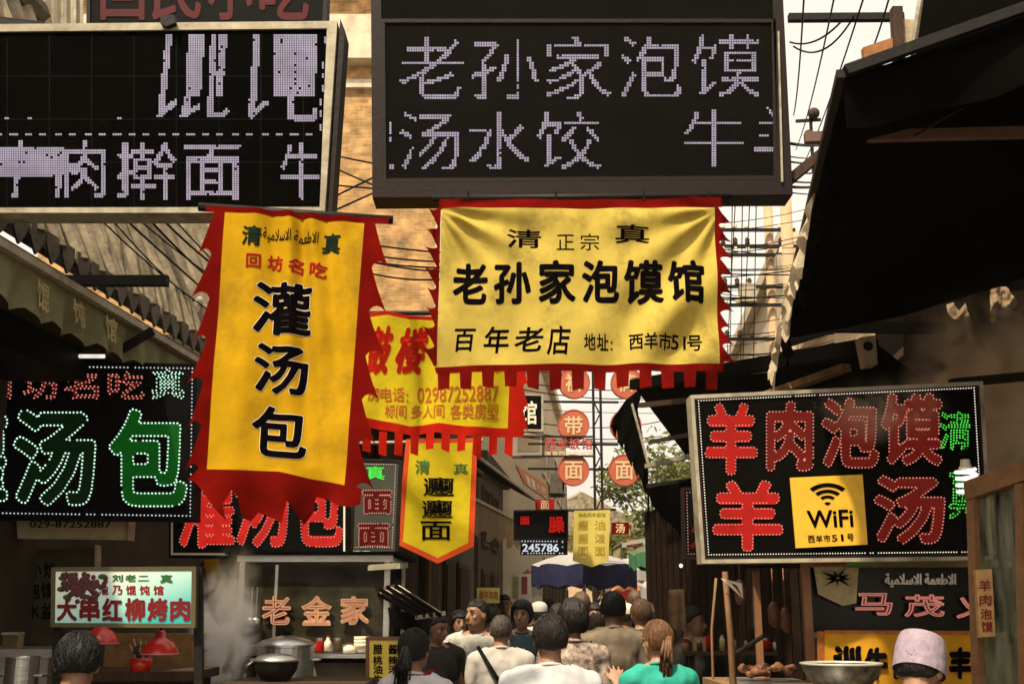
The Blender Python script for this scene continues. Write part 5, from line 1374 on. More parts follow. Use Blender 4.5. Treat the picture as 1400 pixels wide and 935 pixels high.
# things inside and on it
t = thing('paper_notice', 'small tan paper notice taped inside the glass stall', 'notice', P(422, 812, 6.5)); q = PY(6.46)
MB().rect(q, 405, 788, 441, 810, 0, -.003).build('paper', mat('tan_paper', (.52, .42, .22), .8, var=.3, scale=20), t); MB().rect(q, 405, 810.5, 420, 818, .0, -.003).build('green_strip', M_FADED, t)
for x0, x1, y1, c, lab in ((462, 490, 860, (.16, .10, .05), 'brown apron hanging inside the glass stall'), (494, 514, 866, (.035, .05, .02), 'dark green cloth hanging inside the glass stall beside the apron')):
    t = thing('hanging_cloth', lab, 'cloth', P((x0+x1)/2, y1, 6.9)); q = PY(6.9)
    cloth(q, [[(x0, 785), (x1, 785), (x1+2, y1), (x0-3, y1)]], mat('cloth_%d' % x0, c, .9, var=.3), t, 'fabric', 0, lambda x, y: .02*math.sin(x*.5), 4)
pot('stock_pot', 'big lidded steel stock pot in front of the glass stall', 'pot', 388, 882, 960, 38, 6.1, M_STEEL, True)
wk = thing('wok', 'dark domed wok lid with shiny rim in front of the stock pot', 'wok', P(375, 935, 5.7)); q = PY(5.7); s = q.scale(375, 905); c = q.pt(378, 903)
MB().lathe(c, [(30*s, 0), (28*s, -12*s), (20*s, -24*s), (8*s, -30*s), (.001, -31*s)], 28).build('bowl', M_DKSTEEL, wk, smooth=True)
MB().lathe(c, [(30*s, -1*s), (31.5*s, 0), (31*s, 2*s), (26*s, 6*s), (15*s, 9*s), (.001, 10*s)], 28).build('lid', M_STEEL, wk, smooth=True)
MB().tube([c + Vector((-30*s, 0, 0)), c + Vector((-40*s, -.02, -6*s)), c + Vector((-42*s, -.02, -22*s)), c + Vector((-34*s, 0, -30*s))], .008, 8).build('handle', M_STEEL, wk, smooth=True)
table('dark brick stove counter in front of the glass stall holding the wok', 300, 500, 934, 5.5, .6, M_DKWOOD)
for px, py0, py1, hw, lab in ((448, 869, 889, 5, 'slim white bottle on the glass stall counter'), (478, 879, 892, 9, 'squat white jar with cream content on the glass stall counter')):
    q = PY(6.33); s = q.scale(px, py0); c = q.pt(px, py1); h = (py1-py0)*s
    t = thing('white_bottle' if hw < 6 else 'white_jar', lab, 'bottle' if hw < 6 else 'jar', c)
    MB().lathe(c, [(.001, 0), (hw*s, 0), (hw*s, h*.55), (hw*s*.45, h*.75), (hw*s*.4, h*.9), (.001, h*.9)], 16).build('body', M_HALO, t, smooth=True)
    MB().lathe(c + Vector((0, 0, h*.9)), [(hw*s*.5, 0), (hw*s*.5, h*.1), (.001, h*.1)], 12).build('cap', M_INKRED, t, smooth=True)
sh = thing('front_shelf', 'narrow steel shelf along the front of the glass stall', 'shelf', P(470, 900, 6.3)); a, b = P(425, 893, 6.33), P(520, 893, 6.33)
MB().box(((a.x+b.x)/2, 6.33, a.z-.012), (b.x-a.x, .1, .02)).build('board', M_STEEL, sh); MB().box(((a.x+b.x)/2, 6.37, a.z/2-.02), (b.x-a.x-.02, .02, a.z-.06)).build('support_panel', mat('grey_panel', (.16, .12, .08), .8, var=.4), sh)
for k, (x, lab) in enumerate(((494, 'stack of white rice bowls at the right end of the stall shelf'),)):
    c = P(x, 891, 6.33); t = thing('bowl_stack', lab, 'bowls', c)
    for j in range(3): MB().lathe(c + Vector((0, 0, .018*j)), [(.001, 0), (.02, 0), (.04, .03), (.043, .045), (.040, .045), (.02, .006), (.001, .006)], 18).build('bowl', M_HALO, t, smooth=True)
for k, (x, lab) in enumerate(((345, 'long steel ladle hanging on the left post of the glass stall'), (352, 'wire strainer hanging next to the long ladle'))):
    c = P(x, 802, 6.36); t = thing('hanging_utensil', lab, 'utensil', c)
    MB().tube([c, c - Vector((0, 0, .16))], .004, 6).build('handle', M_STEEL, t); MB().ell(c - Vector((0, .01, .185)), (.028, .018, .026), 12, 8).build('scoop', M_STEEL, t, smooth=True)
for k, (x, m_, lab) in enumerate(((436, M_INKRED, 'small chilli jar at the left end of the stall shelf'), (461, M_DKWOOD, 'small soy sauce jar between the two white jars'))):
    c = P(x, 891, 6.34); t = thing('sauce_jar', lab, 'jar', c); MB().lathe(c, [(.001, 0), (.022, 0), (.024, .01), (.024, .05), (.016, .06), (.001, .06)], 16).build('jar_body', m_, t, smooth=True); MB().lathe(c + Vector((0, 0, .06)), [(.018, 0), (.018, .014), (.001, .014)], 14).build('lid', M_STEEL, t)
# metal rack awning with post
rk = thing('rod_rack', 'slanting rack of dark rods with pale ends on an iron post beside the ponytail woman', 'rack', P(545, 1150, 6.3))
b = MB(); b.bar(P(545, 768, 6.3), (P(545, 768, 6.3).x, 6.3, 0), .035); b.build('post', M_BLACK, rk)
b = MB(); b.bar(P(505, 776, 6.35), P(549, 773, 6.25), .03); b.build('top_bar', M_PALEMETAL, rk)
for k in range(4):
    b = MB(); b.bar(P(508 + 11*k, 806 - 2*k, 6.5 - .06*k), P(572 + 10*k, 842 - .5*k, 5.9 - .06*k), .014, .02); b.build('rod', M_BLACK, rk)
    b = MB(); b.bar(P(512 + 11*k, 806 - 2*k, 6.46 - .06*k), P(574 + 10*k, 839.5 - .5*k, 5.92 - .06*k), .005, .004); b.build('pale_edge', M_HALO, rk)
b = MB(); b.bar(P(506, 808, 6.5), P(548, 799, 6.3), .02); b.bar(P(570, 844, 5.92), P(607, 838, 5.72), .02); b.build('cross_bar', M_PALEMETAL, rk)
MB().slab(PY(6.55), [(512, 812), (535, 816), (530, 880), (516, 880)], 0, -.02).build('side_panel', M_CREAM, rk)
MB().slab(PY(6.2), [(530, 830), (590, 846), (586, 872), (534, 855)], 0, -.05).build('under_shelf', M_BLACK, rk)
# yellow stand sign
q = PY(6.0)
t = board('menu_board', 'yellow upright menu board with two columns of black characters behind the iron post', 'sign', q, [(500, 870), (548, 870), (548, 960), (500, 960)], [(505, 875), (544, 875), (544, 955), (505, 955)], mat('brown_frame', (.16, .06, .02), .6), mat('yellow_board', (.72, .50, .06), .6, var=.15), .05, .003)
letters(q, [('腊', (510, 880, 523, 894)), ('桃', (510, 896, 523, 908)), ('油', (510, 908, 523, 921)), ('牛', (510, 922, 523, 935)), ('酱', (531, 880, 543, 894)), ('辣', (531, 896, 543, 908)), ('汤', (531, 909, 543, 921)), ('肉', (531, 922, 543, 935))], M_INK, t, bold=.03, off=.0)
MB().bar((P(524, 955, 6.0).x, 6.03, P(524, 955, 6.0).z + .02), (P(524, 955, 6.0).x, 6.03, 0), .03).build('leg', M_DKSTEEL, t)

# ================================================================= RIGHT FOOD STALL
q = PY(5.4)
rs_ = thing('glass_stall', 'dark glass fronted stall with red neon characters and orange rail under the tilted LED sign', 'stall', P(1225, 1100, 5.6))
zt = P(1225, 770, 5.4).z; zc = P(1225, 868, 5.4).z; xl = P(1105, 850, 5.4).x; xr = P(1420, 850, 5.4).x
fb_ = MB()
for x in (xl, xr):
    for y in (5.4, 6.5): MB().box((x, y, zt/2), (.035, .035, zt)).build('post', mat('copper_brown_metal', (.28, .13, .06), .5, metal=.4, var=.3), rs_)
MB().box(((xl+xr)/2, 5.4, zt), (xr-xl-.036, .05, .035)).build('top_rail', mat('olive_rail', (.20, .14, .05), .5, var=.4), rs_)
MB().box(((xl+xr)/2, 5.4, zc), (xr-xl-.036, .05, .02)).build('lower_rail', mat('olive_rail', (.2, .14, .05)), rs_)
MB().box(((xl+xr)/2, 5.43, (zt+zc)/2), (xr-xl-.036, .012, zt-zc-.03)).build('pane', mat('smoked_glass', (.006, .005, .0025), .25, var=.6, scale=3, spec=.25), rs_)
MB().box(((xl+xr)/2, 5.95, zt+.03), (xr-xl+.1, 1.2, .02)).build('roof', M_TARP, rs_)
MB().box(((xl+xr)/2, 5.95, .55), (xr-xl-.05, 1.0, 1.1)).build('cabinet', M_DKPANEL, rs_)
qn = PY(5.39)
it = [('马', (1170, 811, 1219, 840)), ('茂', (1237, 813, 1290, 842)), ('义', (1308, 813, 1352, 844))]
letters(qn, it, mat('maroon_acrylic', (.10, .012, .010), .5), rs_, bold=.05, off=0)
neon(qn, it, led('pink_neon', (.75, .25, .18), .42), rs_, .75, .008)
neon(qn, [(AR, (1210, 784, 1306, 802))], led('pale_neon', (.45, .36, .25), .25), rs_, .45, .008)
for x0, x1, m, lab in ((1112, 1154, M_REDB, 'short orange red cloth strip tied on the right stall rail'), (1156, 1194, mat('lime_cloth', (.10, .55, .03), .7, trans=.3), 'short bright green cloth strip tied on the right stall rail')):
    t = thing('cloth_strip', lab, 'cloth', qn.pt((x0+x1)/2, 774, .03)); cloth(qn, [[(x0, 762), (x1, 761), (x1, 772), (x0, 773)]], m, t, 'fabric', .03, lambda x, y: .012*math.sin(x*.4), 4)
# black paper star cluster decoration
t = thing('knife_bundle', 'fan of dark blades on tan paper in the upper corner of the right stall', 'decoration', qn.pt(1145, 822, .02))
MB().slab(qn, [(1112, 774), (1173, 776), (1170, 824), (1152, 828), (1118, 812)], .008, .002).build('tan_paper', mat('tan_paper', (.52, .42, .22)), t)
bb = MB()
for a in range(9):
    an = a*.7+.2; cx, cy = 1144, 790; L0 = 26 if a % 2 else 18
    dx, dy = math.cos(an), math.sin(an)*.55
    bb.slab(qn, [(cx+dx*3-dy*3, cy+dy*3+dx*3), (cx+dx*L0, cy+dy*L0), (cx+dx*3+dy*3, cy+dy*3-dx*3)], .022, .012)
bb.build('blades', M_BLACK, t)
# yellow menu cloth
q = PY(5.2)
t = thing('menu_banner', 'orange yellow banner with cropped black characters across the right stall front', 'banner', q.pt(1230, 1000))
def h6(x, y): return .012*math.sin(x*.07) + .006*math.sin(y*.4)
cloth(q, [[(1128, 866), (1338, 868), (1338, 1000), (1128, 1000)]], mat('orange_yellow_cloth', (.66, .31, .015), .8, var=.2, trans=.2, dirt=.2), t, 'banner_field', 0, h6, 8)
cloth(q, [[(1117, 862), (1128, 863), (1128, 1000), (1117, 1000)], [(1128, 861), (1338, 862), (1338, 868), (1128, 866)]], mat('rust_border', (.34, .10, .02), .8, var=.4, scale=30), t, 'border', 0, h6, 8)
letters(q, [('训', (1139, 882, 1176, 925)), ('牛', (1180, 884, 1214, 928)), ('肉', (1222, 884, 1262, 928)), ('丰', (1296, 884, 1330, 928))], M_INK, t, bold=.06, hf=h6, off=.006)
# big patterned bowl
t = thing('metal_bowl', 'wide dark patterned bowl with white rim standing before the yellow banner at bottom right', 'bowl', P(1150, 945, 4.7))
q = PY(4.7); s = q.scale(1150, 910); c = q.pt(1150, 908); w = 54*s
MB().lathe(c, [(w, 0), (w*.93, -10*s), (w*.75, -24*s), (w*.45, -36*s), (w*.3, -38*s), (.001, -38*s), (.001, -35*s), (w*.42, -33*s), (w*.7, -21*s), (w*.88, -9*s), (w*.95, 0)], 40).build('body', mat('patterned_enamel', (.05, .038, .022), .4, var=1.6, scale=30), t, smooth=True)
MB().lathe(c, [(w*.94, 0), (w*1.02, .2*s), (w*1.03, 2.5*s), (w*.96, 3*s), (w*.94, .5*s)], 40).build('rim', mat('white_enamel', (.42, .39, .32), .3), t, smooth=True)
table('steel counter at bottom right carrying the patterned bowl', 1095, 1235, 944.6, 4.45, .5, M_STEEL)
# meat tray
table('timber counter with roast meat between the bamboo pole and the right stall', 998, 1100, 938, 5.6, .8, M_WOOD)
t = thing('meat_tray', 'steel tray heaped with brown roast meat beside the bamboo pole', 'tray', P(1050, 938, 5.9)); c = P(1048, 935, 5.9)
MB().box(c + Vector((0, 0, .012)), (.34, .3, .02)).build('tray', M_STEEL, t)
r = random.Random(9)
for k in range(9):
    b = MB(); cc = c + Vector((r.uniform(-.13, .13), r.uniform(-.1, .1), .05 + r.uniform(0, .04))); b.ell(cc, (r.uniform(.03, .06), .03, r.uniform(.016, .03)), 14, 10, Matrix.Rotation(r.uniform(0, 3), 3, 'Z'))
    b.v = [v + (v-cc).normalized()*.018*noise.noise(v*34) for v in b.v]; b.build('meat_piece', mat('roast_meat', (.17, .065, .025), .5, var=.7, scale=35, bump=.5), t, smooth=True)
b = MB(); b.tube([P(1003, 895, 5.75), P(1042, 870, 5.9)], .012, 8); b.build('steel_bar', M_DKSTEEL); tag(bpy.data.objects['steel_bar'], 'dark slanting steel bar over the roast meat tray', 'tool')
# bamboo pole and thin pole
t = MB().tube([P(991, 781, 5.5), P(999, 870, 5.5), (P(1006, 935, 5.5).x, 5.5, 0)], [.014, .016, .020], 10).build('bamboo_pole', mat('bamboo', (.17, .085, .04), .7, var=.4, scale=12, stretch=(1, 1, .4)), smooth=True); tag(t, 'brown bamboo pole standing at the roast meat counter', 'pole')
t = MB().tube([P(979, 790, 6.2), P(973, 860, 6.2), (P(971, 935, 6.2).x, 6.2, 0)], .007, 8).build('thin_pole', M_WOOD, smooth=True); tag(t, 'thin pale pole just left of the bamboo pole', 'pole')
t = thing('small_pennant', 'small white triangular pennant tied near the top of the bamboo pole', 'pennant', P(1000, 800, 5.45)); q = PY(5.45)
cloth(q, [[(985, 790), (1014, 797), (1016, 818), (1008, 800)], [(985, 790), (1000, 797), (1017, 819), (996, 800)][::-1]], M_HALO, t, 'fabric', 0, None, 8)
t = thing('globe_bulb', 'round white bulb on a thin stem left of the bamboo pole', 'bulb', P(931, 785, 7.5)); c = P(931, 773, 7.5)
MB().ell(c, (.013, .013, .013)).build('glass_globe', led('bulb_white', (1, .98, .93), 1.1), t, smooth=True); MB().tube([c - Vector((0, 0, .015)), c - Vector((0, 0, .15))], .004, 6).build('stem', M_BLACK, t)
# hanging meat inside the dark stall
for k, (x, y) in enumerate(((1058, 838), (1074, 846), (1012, 812))):
    c = P(x, y, 6.6); b = MB(); b.ell(c, (.035, .03, .07), 12, 10); b.v = [v + (v-c)*.35*noise.noise(v*16) for v in b.v]; b.tube([c, c + Vector((0, 0, .3))], .004, 5)
    o = b.build('hanging_meat', mat('roast_meat', (.32, .13, .05)), smooth=True); tag(o, ('reddish meat joint hung left above the tray', 'dark meat joint hung near the right stall post', 'small meat cut hung beside the bamboo pole')[k], 'meat')
# back wall of the dim stalls, their dimness put into the board colour
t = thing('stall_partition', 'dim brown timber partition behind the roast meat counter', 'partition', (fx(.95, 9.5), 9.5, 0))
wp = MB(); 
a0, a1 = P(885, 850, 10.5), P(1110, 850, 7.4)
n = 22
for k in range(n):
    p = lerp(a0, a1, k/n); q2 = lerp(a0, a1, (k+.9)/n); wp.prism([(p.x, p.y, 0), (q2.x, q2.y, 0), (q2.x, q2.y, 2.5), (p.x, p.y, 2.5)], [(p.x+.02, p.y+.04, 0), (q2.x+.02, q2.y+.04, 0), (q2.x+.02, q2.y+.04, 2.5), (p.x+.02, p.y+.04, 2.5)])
wp.build('boards', mat('dim_boards', (.018, .010, .006), .9, var=.6, scale=6, spec=.05), t)
t = thing('carton', 'small tan carton on a shelf in the dim stall behind the teal shirt woman', 'box', P(957, 885, 7.8)); MB().box(P(957, 880, 8.0), (.09, .09, .09)).build('carton_body', mat('carton_card', (.32, .19, .08), .8), t); MB().box(P(957, 880, 8.0) + Vector((0, -.002, .046)), (.10, .092, .004)).build('lid', M_WOOD, t)
sf = MB(); a, b = P(935, 889.5, 8.0), P(1085, 889.5, 8.0); sf.box(((a.x+b.x)/2, 8.0, a.z-.015), (b.x-a.x, .2, .02)); t = thing('stall_shelf', 'dark plank shelf in the dim stall behind the bamboo pole', 'shelf', ((a.x+b.x)/2, 8, 0)); sf.build('board', M_DKWOOD, t)
lg = MB(); lg.box((a.x+.05, 8.0, (a.z-.03)/2), (.04, .04, a.z-.03)); lg.build('leg', M_DKWOOD, t); lg = MB(); lg.box((b.x-.05, 8.0, (a.z-.03)/2), (.04, .04, a.z-.03)); lg.build('leg', M_DKWOOD, t)

r = random.Random(31)
for k in range(9):
    px = 940 + 15.5*k + r.uniform(-3, 3); c = P(px, 889, 7.95); h = r.uniform(.05, .12); w = r.uniform(.018, .032)
    t = thing('condiment_jar', 'dusty condiment jar standing in the row on the dark plank shelf of the dim stall', 'jar', c, 'jars on the dim stall shelf')
    MB().lathe(c, [(.001, 0), (w, 0), (w, h*.75), (w*.6, h*.9), (.001, h*.9)], 14).build('jar_body', (M_WOOD, M_DKWOOD, M_INKRED, M_FADED, M_BEIGE)[k % 5], t, smooth=True)
    MB().lathe(c + Vector((0, 0, h*.9)), [(w*.65, 0), (w*.65, .015), (.001, .015)], 12).build('lid', M_STEEL if k % 2 else M_INKRED, t)
for k, (px, c_, lab) in enumerate(((925, (.20, .12, .06), 'tan apron hung on the dark partition left of the thin pole'), (1040, (.10, .085, .06), 'grey cloth hung on the dark partition behind the roast meat'), (1068, (.14, .03, .015), 'dull red cloth hung at the back of the dim stall'))):
    t = thing('hanging_cloth', lab, 'cloth', P(px, 862, 8.2))
    cloth(PY(8.2), [[(px-11, 806), (px+10, 805), (px+13, 862), (px-13, 858)]], mat('stall_cloth_%d' % px, c_, .9, var=.5, scale=12), t, 'fabric', 0, lambda x, y: .02*math.sin(x*.45)*(y-800)/60, 3)
# wooden window frame at the right edge
wd = thing('window_frame', 'weathered wooden window frame with greenish panes standing at the right edge', 'window', P(1370, 1000, 4.2))
q = P3((1325, 655, 4.25), (1400, 630, 4.0), (1335, 900, 4.25))
MB().slab(q, [(1323, 659), (1440, 616), (1440, 645), (1325, 684)], .02, -.03).build('top_board', mat('pale_timber', (.20, .095, .04), .85, var=.35, scale=12, bump=.2, dirt=.3), wd)
MB().slab(q, [(1325, 684), (1335, 681), (1345, 1000), (1335, 1000)], .015, -.03).build('stile', mat('pale_timber', (.5, .3, .15)), wd)
MB().slab(q, [(1391, 663), (1401, 660), (1408, 1000), (1398, 1000)], .015, -.03).build('stile', mat('pale_timber', (.5, .3, .15)), wd)
MB().slab(q, [(1335, 681), (1391, 663), (1398, 1000), (1345, 1000)], -.01, -.016).build('pane', glass('green_pane', (.62, .62, .45), .9, .2), wd)
for x in (1352, 1370): MB().slab(q, [(x, 676), (x+5, 674), (x+24, 880), (x+17, 880)], -.018, -.04).build('glazing_bar', M_DKSTEEL, wd)
q2 = PY(4.15)
t = thing('wooden_plaque', 'narrow tan wooden plaque with vertical red brush writing at the right edge', 'sign', q2.pt(1348, 872))
MB().slab(q2, [(1334, 779), (1356, 777), (1361, 869), (1339, 871)], 0, -.02).build('board', mat('tan_board', (.40, .22, .08), .7, var=.4, scale=25), t)
letters(q2, [('羊', (1338, 792, 1354, 808)), ('肉', (1339, 812, 1355, 828)), ('泡', (1340, 832, 1356, 846)), ('馍', (1341, 849, 1357, 864))], mat('deep_red_ink', (.16, .01, .012)), t, bold=.02, off=.003)
# ================================================================= PEOPLE
TMP = bpy.data.scenes.new('tmp')
def remesh(mb, vox, smooth=2, wr=0.0, wscale=9, seed=0):
    me = bpy.data.meshes.new('tmp'); me.from_pydata([v for v in mb.v], [], mb.f)
    o = bpy.data.objects.new('tmp', me); TMP.collection.objects.link(o)
    bm = bmesh.new(); bm.from_mesh(me); bmesh.ops.recalc_face_normals(bm, faces=bm.faces[:]); bm.to_mesh(me); bm.free()
    m = o.modifiers.new('r', 'REMESH'); m.mode = 'VOXEL'; m.voxel_size = vox
    s = o.modifiers.new('s', 'SMOOTH'); s.factor = .5; s.iterations = smooth
    TMP.view_layers[0].update(); dg = TMP.view_layers[0].depsgraph
    out = bpy.data.meshes.new_from_object(o.evaluated_get(dg))
    bpy.data.objects.remove(o); bpy.data.meshes.remove(me)
    if wr:
        for v in out.vertices:
            p = v.co; k = noise.noise((p.x*wscale + seed, p.y*wscale, p.z*wscale*.55)) + .5*noise.noise((p.x*wscale*2.3, p.y*wscale*2.3 + seed, p.z*wscale*1.3))
            v.co = p + v.normal*(wr*k)
    r = MB(); r.v = [v.co.copy() for v in out.vertices]; r.f = [tuple(p.vertices) for p in out.polygons]
    bpy.data.meshes.remove(out)
    return r
M_EYE = mat('eye_dark', (.02, .012, .01), .3)
M_LIP = mat('lip', (.30, .10, .07), .5)
def skinmat(k): return mat('skin_%s' % k, {'a': (.36, .19, .115), 'b': (.29, .145, .08), 'c': (.42, .24, .15)}[k], .55, var=.12, scale=10)
def hairmat(k): return mat('hair_%s' % k, {'dark': (.003, .002, .0015), 'black': (.012, .008, .005), 'brown': (.10, .052, .025), 'grey': (.075, .06, .048), 'red': (.14, .06, .02)}[k], .5, var=.6, scale=70, bump=.45, bscale=160, stretch=(1, 1, .10), spec=.4)  # dark key: black hair with the stall shade put into its colour
def person(label, px, top, Y, yaw, shirt, hair='short', hc='black', skin='a', head_yaw=0, tilt=0, female=False, vox=.0105, sleeves=.55, collar=True, trousers=(.03, .032, .045), arms=(None, None), balding=False, extra=None, group='people in the lane', long_shirt=False, cap=None, mask_top=0):
    ptop = P(px, top, Y); H = ptop.z
    t = thing('person', label, 'person', (ptop.x, Y, 0), group)
    M0 = Matrix.Translation((ptop.x, Y, 0)) @ Matrix.Rotation(R(yaw), 4, 'Z')        # local: faces -Y at yaw 0
    s = H/1.72
    sh = (.178 if female else .205)*s; zsh = 1.405*s
    if hair: Hh = H - .012
    else: Hh = H
    hz = Hh - .118*s; hc_ = Vector((0, -.015*s, hz))
    HM = Matrix.Rotation(R(head_yaw), 3, 'Z') @ Matrix.Rotation(R(tilt), 3, 'X')
    def hp(x, y, z): return hc_ + HM @ Vector((x*s, y*s, z*s))
    b = MB()
    # head and neck
    b.ell(hp(0, .012, .022), (.077*s, .094*s, .096*s), 20, 14, HM)
    b.ell(hp(0, -.022, -.045), (.060*s, .066*s, .075*s), 18, 12, HM)
    b.ell(hp(0, -.055, -.092), (.026*s, .024*s, .022*s), 10, 8, HM)                    # chin
    b.cap(hp(0, -.085, .012), hp(0, -.104, -.026), .009*s, .014*s, 8)                  # nose
    b.ell(hp(0, -.066, .036), (.050*s, .020*s, .012*s), 12, 8, HM)                      # brow
    b.ell(hp(0, -.080, -.058), (.022*s, .012*s, .012*s), 10, 8, HM)
    for k in (-1, 1):
        b.ell(hp(k*.078, .012, -.008), (.012*s, .024*s, .034*s), 10, 8, HM)
        b.ell(hp(k*.038, -.062, -.02), (.022*s, .018*s, .018*s), 10, 8, HM)
    b.cap((0, .012*s, zsh + .00*s), hp(0, .018, -.07), .060*s if not female else .05*s, .054*s if not female else .045*s, 14)
    # trunk
    def torso(bb, g, z0=.86):
        b2 = bb
        b2.ell((0, .0, 1.25*s), (.168*s+g if not female else .145*s+g, .112*s+g, .20*s+g), 20, 14)
        b2.ell((0, .035*s, 1.32*s), (.165*s+g if not female else .14*s+g, .075*s+g, .12*s+g), 20, 12)
        b2.ell((0, -.0, 1.06*s), (.150*s+g if not female else .128*s+g, .105*s+g, .20*s+g), 20, 12)
        b2.cap((-sh*.72, .01*s, zsh-.028*s), (sh*.72, .01*s, zsh-.028*s), .062*s+g, .062*s+g, 14)
        b2.cap((0, .02*s, zsh-.03*s), (0, .018*s, zsh+.035*s), .10*s+g*.5, .064*s+g*.5, 14)
        for k in (-1, 1):
            b2.cap((k*.05*s, .022*s, zsh+.022*s), (k*sh*.93, .01*s, zsh-.035*s), .050*s+g, .056*s+g, 12)
    torso(b, 0)
    b.ell((0, .01*s, .93*s), (.165*s, .115*s, .14*s), 18, 12)
    wr_pts = []
    for k, a in zip((-1, 1), arms):
        S = Vector((k*sh*.97, .01*s, zsh-.035*s))
        E = Vector((k*(sh+.045*s), .025*s, 1.12*s)); W = Vector((k*(sh+.06*s), -.03*s, .88*s))
        if a: E, W = Vector(a[0])*s, Vector(a[1])*s
        b.cap(S, E, .050*s, .039*s, 12); b.cap(E, W, .040*s, .027*s, 12)
        d = (W-E).normalized(); side = d.cross(Vector((0, 1, 0))).normalized() if abs(d.y) < .9 else Vector((1, 0, 0))
        pn = d.cross(side).normalized()
        pc_ = W + d*.045*s
        b.cap(W + d*.015*s - side*.012*s, W + d*.082*s - side*.022*s, .017*s, .018*s, 10); b.cap(W + d*.015*s + side*.012*s, W + d*.082*s + side*.022*s, .017*s, .018*s, 10); b.cap(W, W + d*.085*s, .022*s, .019*s, 10)
        spread = 1.5 if a and len(a) > 2 else 1.0
        for j, (o_, L_) in enumerate(((-.031, .062), (-.0105, .076), (.0105, .072), (.031, .056))):
            q0 = W + d*.085*s + side*o_*s; dd = (d + side*(o_*5*spread) + pn*.12).normalized(); q1 = q0 + dd*L_*.55*s; q2 = q1 + (dd + pn*.22).normalized()*L_*.5*s
            b.cap(q0, q1, .0095*s, .0088*s, 8); b.cap(q1, q2, .0088*s, .0075*s, 8)
        th0 = W + d*.03*s - side*.026*s*k; th1 = th0 + (d*.7 - side*k*.8).normalized()*.042*s; b.cap(th0, th1, .0115*s, .010*s, 8); b.cap(th1, th1 + (d - side*.3*k).normalized()*.030*s, .010*s, .008*s, 8)
        wr_pts.append((S, E, W))
    for k in (-1, 1):
        hpz = Vector((k*.088*s, .01*s, .90*s)); kn = Vector((k*.10*s, -.005*s - .05*s*(k > 0), .49*s)); an = Vector((k*.105*s, .03*s - .10*s*(k > 0), .085*s))
        b.cap(hpz, kn, .085*s, .055*s, 14); b.cap(kn, an, .056*s, .036*s, 12); b.cap(an, an + Vector((k*.01, -.16*s, -.045*s)), .036*s, .028*s, 10)
    rb_ = remesh(b, vox*.85, 1)
    def put(mb, name, m, parent=t, sm=True):
        mb.v = [M0 @ v for v in mb.v]; return mb.build(name, m, parent, smooth=sm)
    body = put(rb_, 'body', skinmat(skin))
    # clothes
    c = MB(); torso(c, .019*s)
    hem = .84 if not long_shirt else .76
    c.cap((0, .0, .90*s), (0, 0, (hem+.12)*s), .12*s, .13*s, 16); c.ell((0, .008*s, (hem+.10)*s), (.178*s, .128*s, .13*s), 20, 12)
    for S, E, W in wr_pts:
        e = lerp(S, E, min(1, sleeves*1.15)); c.cap(S, e, .064*s, .057*s - .004*s, 14)
        if sleeves > .9: c.cap(E, lerp(E, W, .85), .052*s, .040*s, 12)
    rc = remesh(c, vox, 1, .014*s, 10, px*.13)
    # open the neck: pull the collar top just under the skin line
    gone = set()
    for i, v in enumerate(rc.v):
        r_ = math.hypot(v.x, v.y - .018*s)
        zc = zsh + (.036 if not female else .026)*s + .034*s*smooth(-.06*s, .06*s, v.y)
        if v.z > zc and r_ < .11*s: gone.add(i)
    rc.f = [f for f in rc.f if not any(i in gone for i in f)]
    so = put(rc, 'shirt', shirt)
    if collar:
        cl = MB(); pts = []
        for k in range(19):
            a = 2*math.pi*k/18; pts.append(Vector((.066*s*math.cos(a), .016*s + .066*s*math.sin(a), zsh + .050*s + .020*s*math.sin(a))))
        cl.tube(pts, .009*s, 8, False); put(cl, 'collar', shirt)
    tr = MB(); tr.ell((0, .01*s, .90*s), (.178*s, .130*s, .13*s), 18, 12)
    for k in (-1, 1):
        hpz = Vector((k*.088*s, .01*s, .88*s)); kn = Vector((k*.10*s, -.005*s - .05*s*(k > 0), .49*s)); an = Vector((k*.105*s, .03*s - .10*s*(k > 0), .10*s))
        tr.cap(hpz, kn, .098*s, .075*s, 14); tr.cap(kn, an, .074*s, .058*s, 12)
    put(remesh(tr, .014, 2, .012*s, 8, px), 'trousers', mat('trouser_%.3f' % trousers[0], trousers, .85))
    for k in (-1, 1):
        f_ = MB(); an = Vector((k*.105*s, .03*s - .10*s*(k > 0), .05*s)); f_.cap(an + Vector((0, .03*s, -.005)), an + Vector((k*.012, -.15*s, -.012)), .045*s, .036*s, 12)
        f_.v = [Vector((v.x, v.y, max(v.z, .003))) for v in f_.v]; put(f_, 'shoe', M_BLACK)
    # face
    if True:
        for k in (-1, 1):
            e = MB(); e.ell(hp(k*.034, -.083, .012), (.013*s, .006*s, .0065*s), 10, 8, HM); put(e, 'eye', M_EYE)
            e = MB(); e.cap(hp(k*.018, -.088, .034), hp(k*.052, -.078, .036), .004*s, .003*s, 8); put(e, 'eyebrow', M_EYE)
        e = MB(); e.cap(hp(-.022, -.088, -.062), hp(.022, -.088, -.062), .0055*s, .0055*s, 8); put(e, 'mouth', M_LIP)
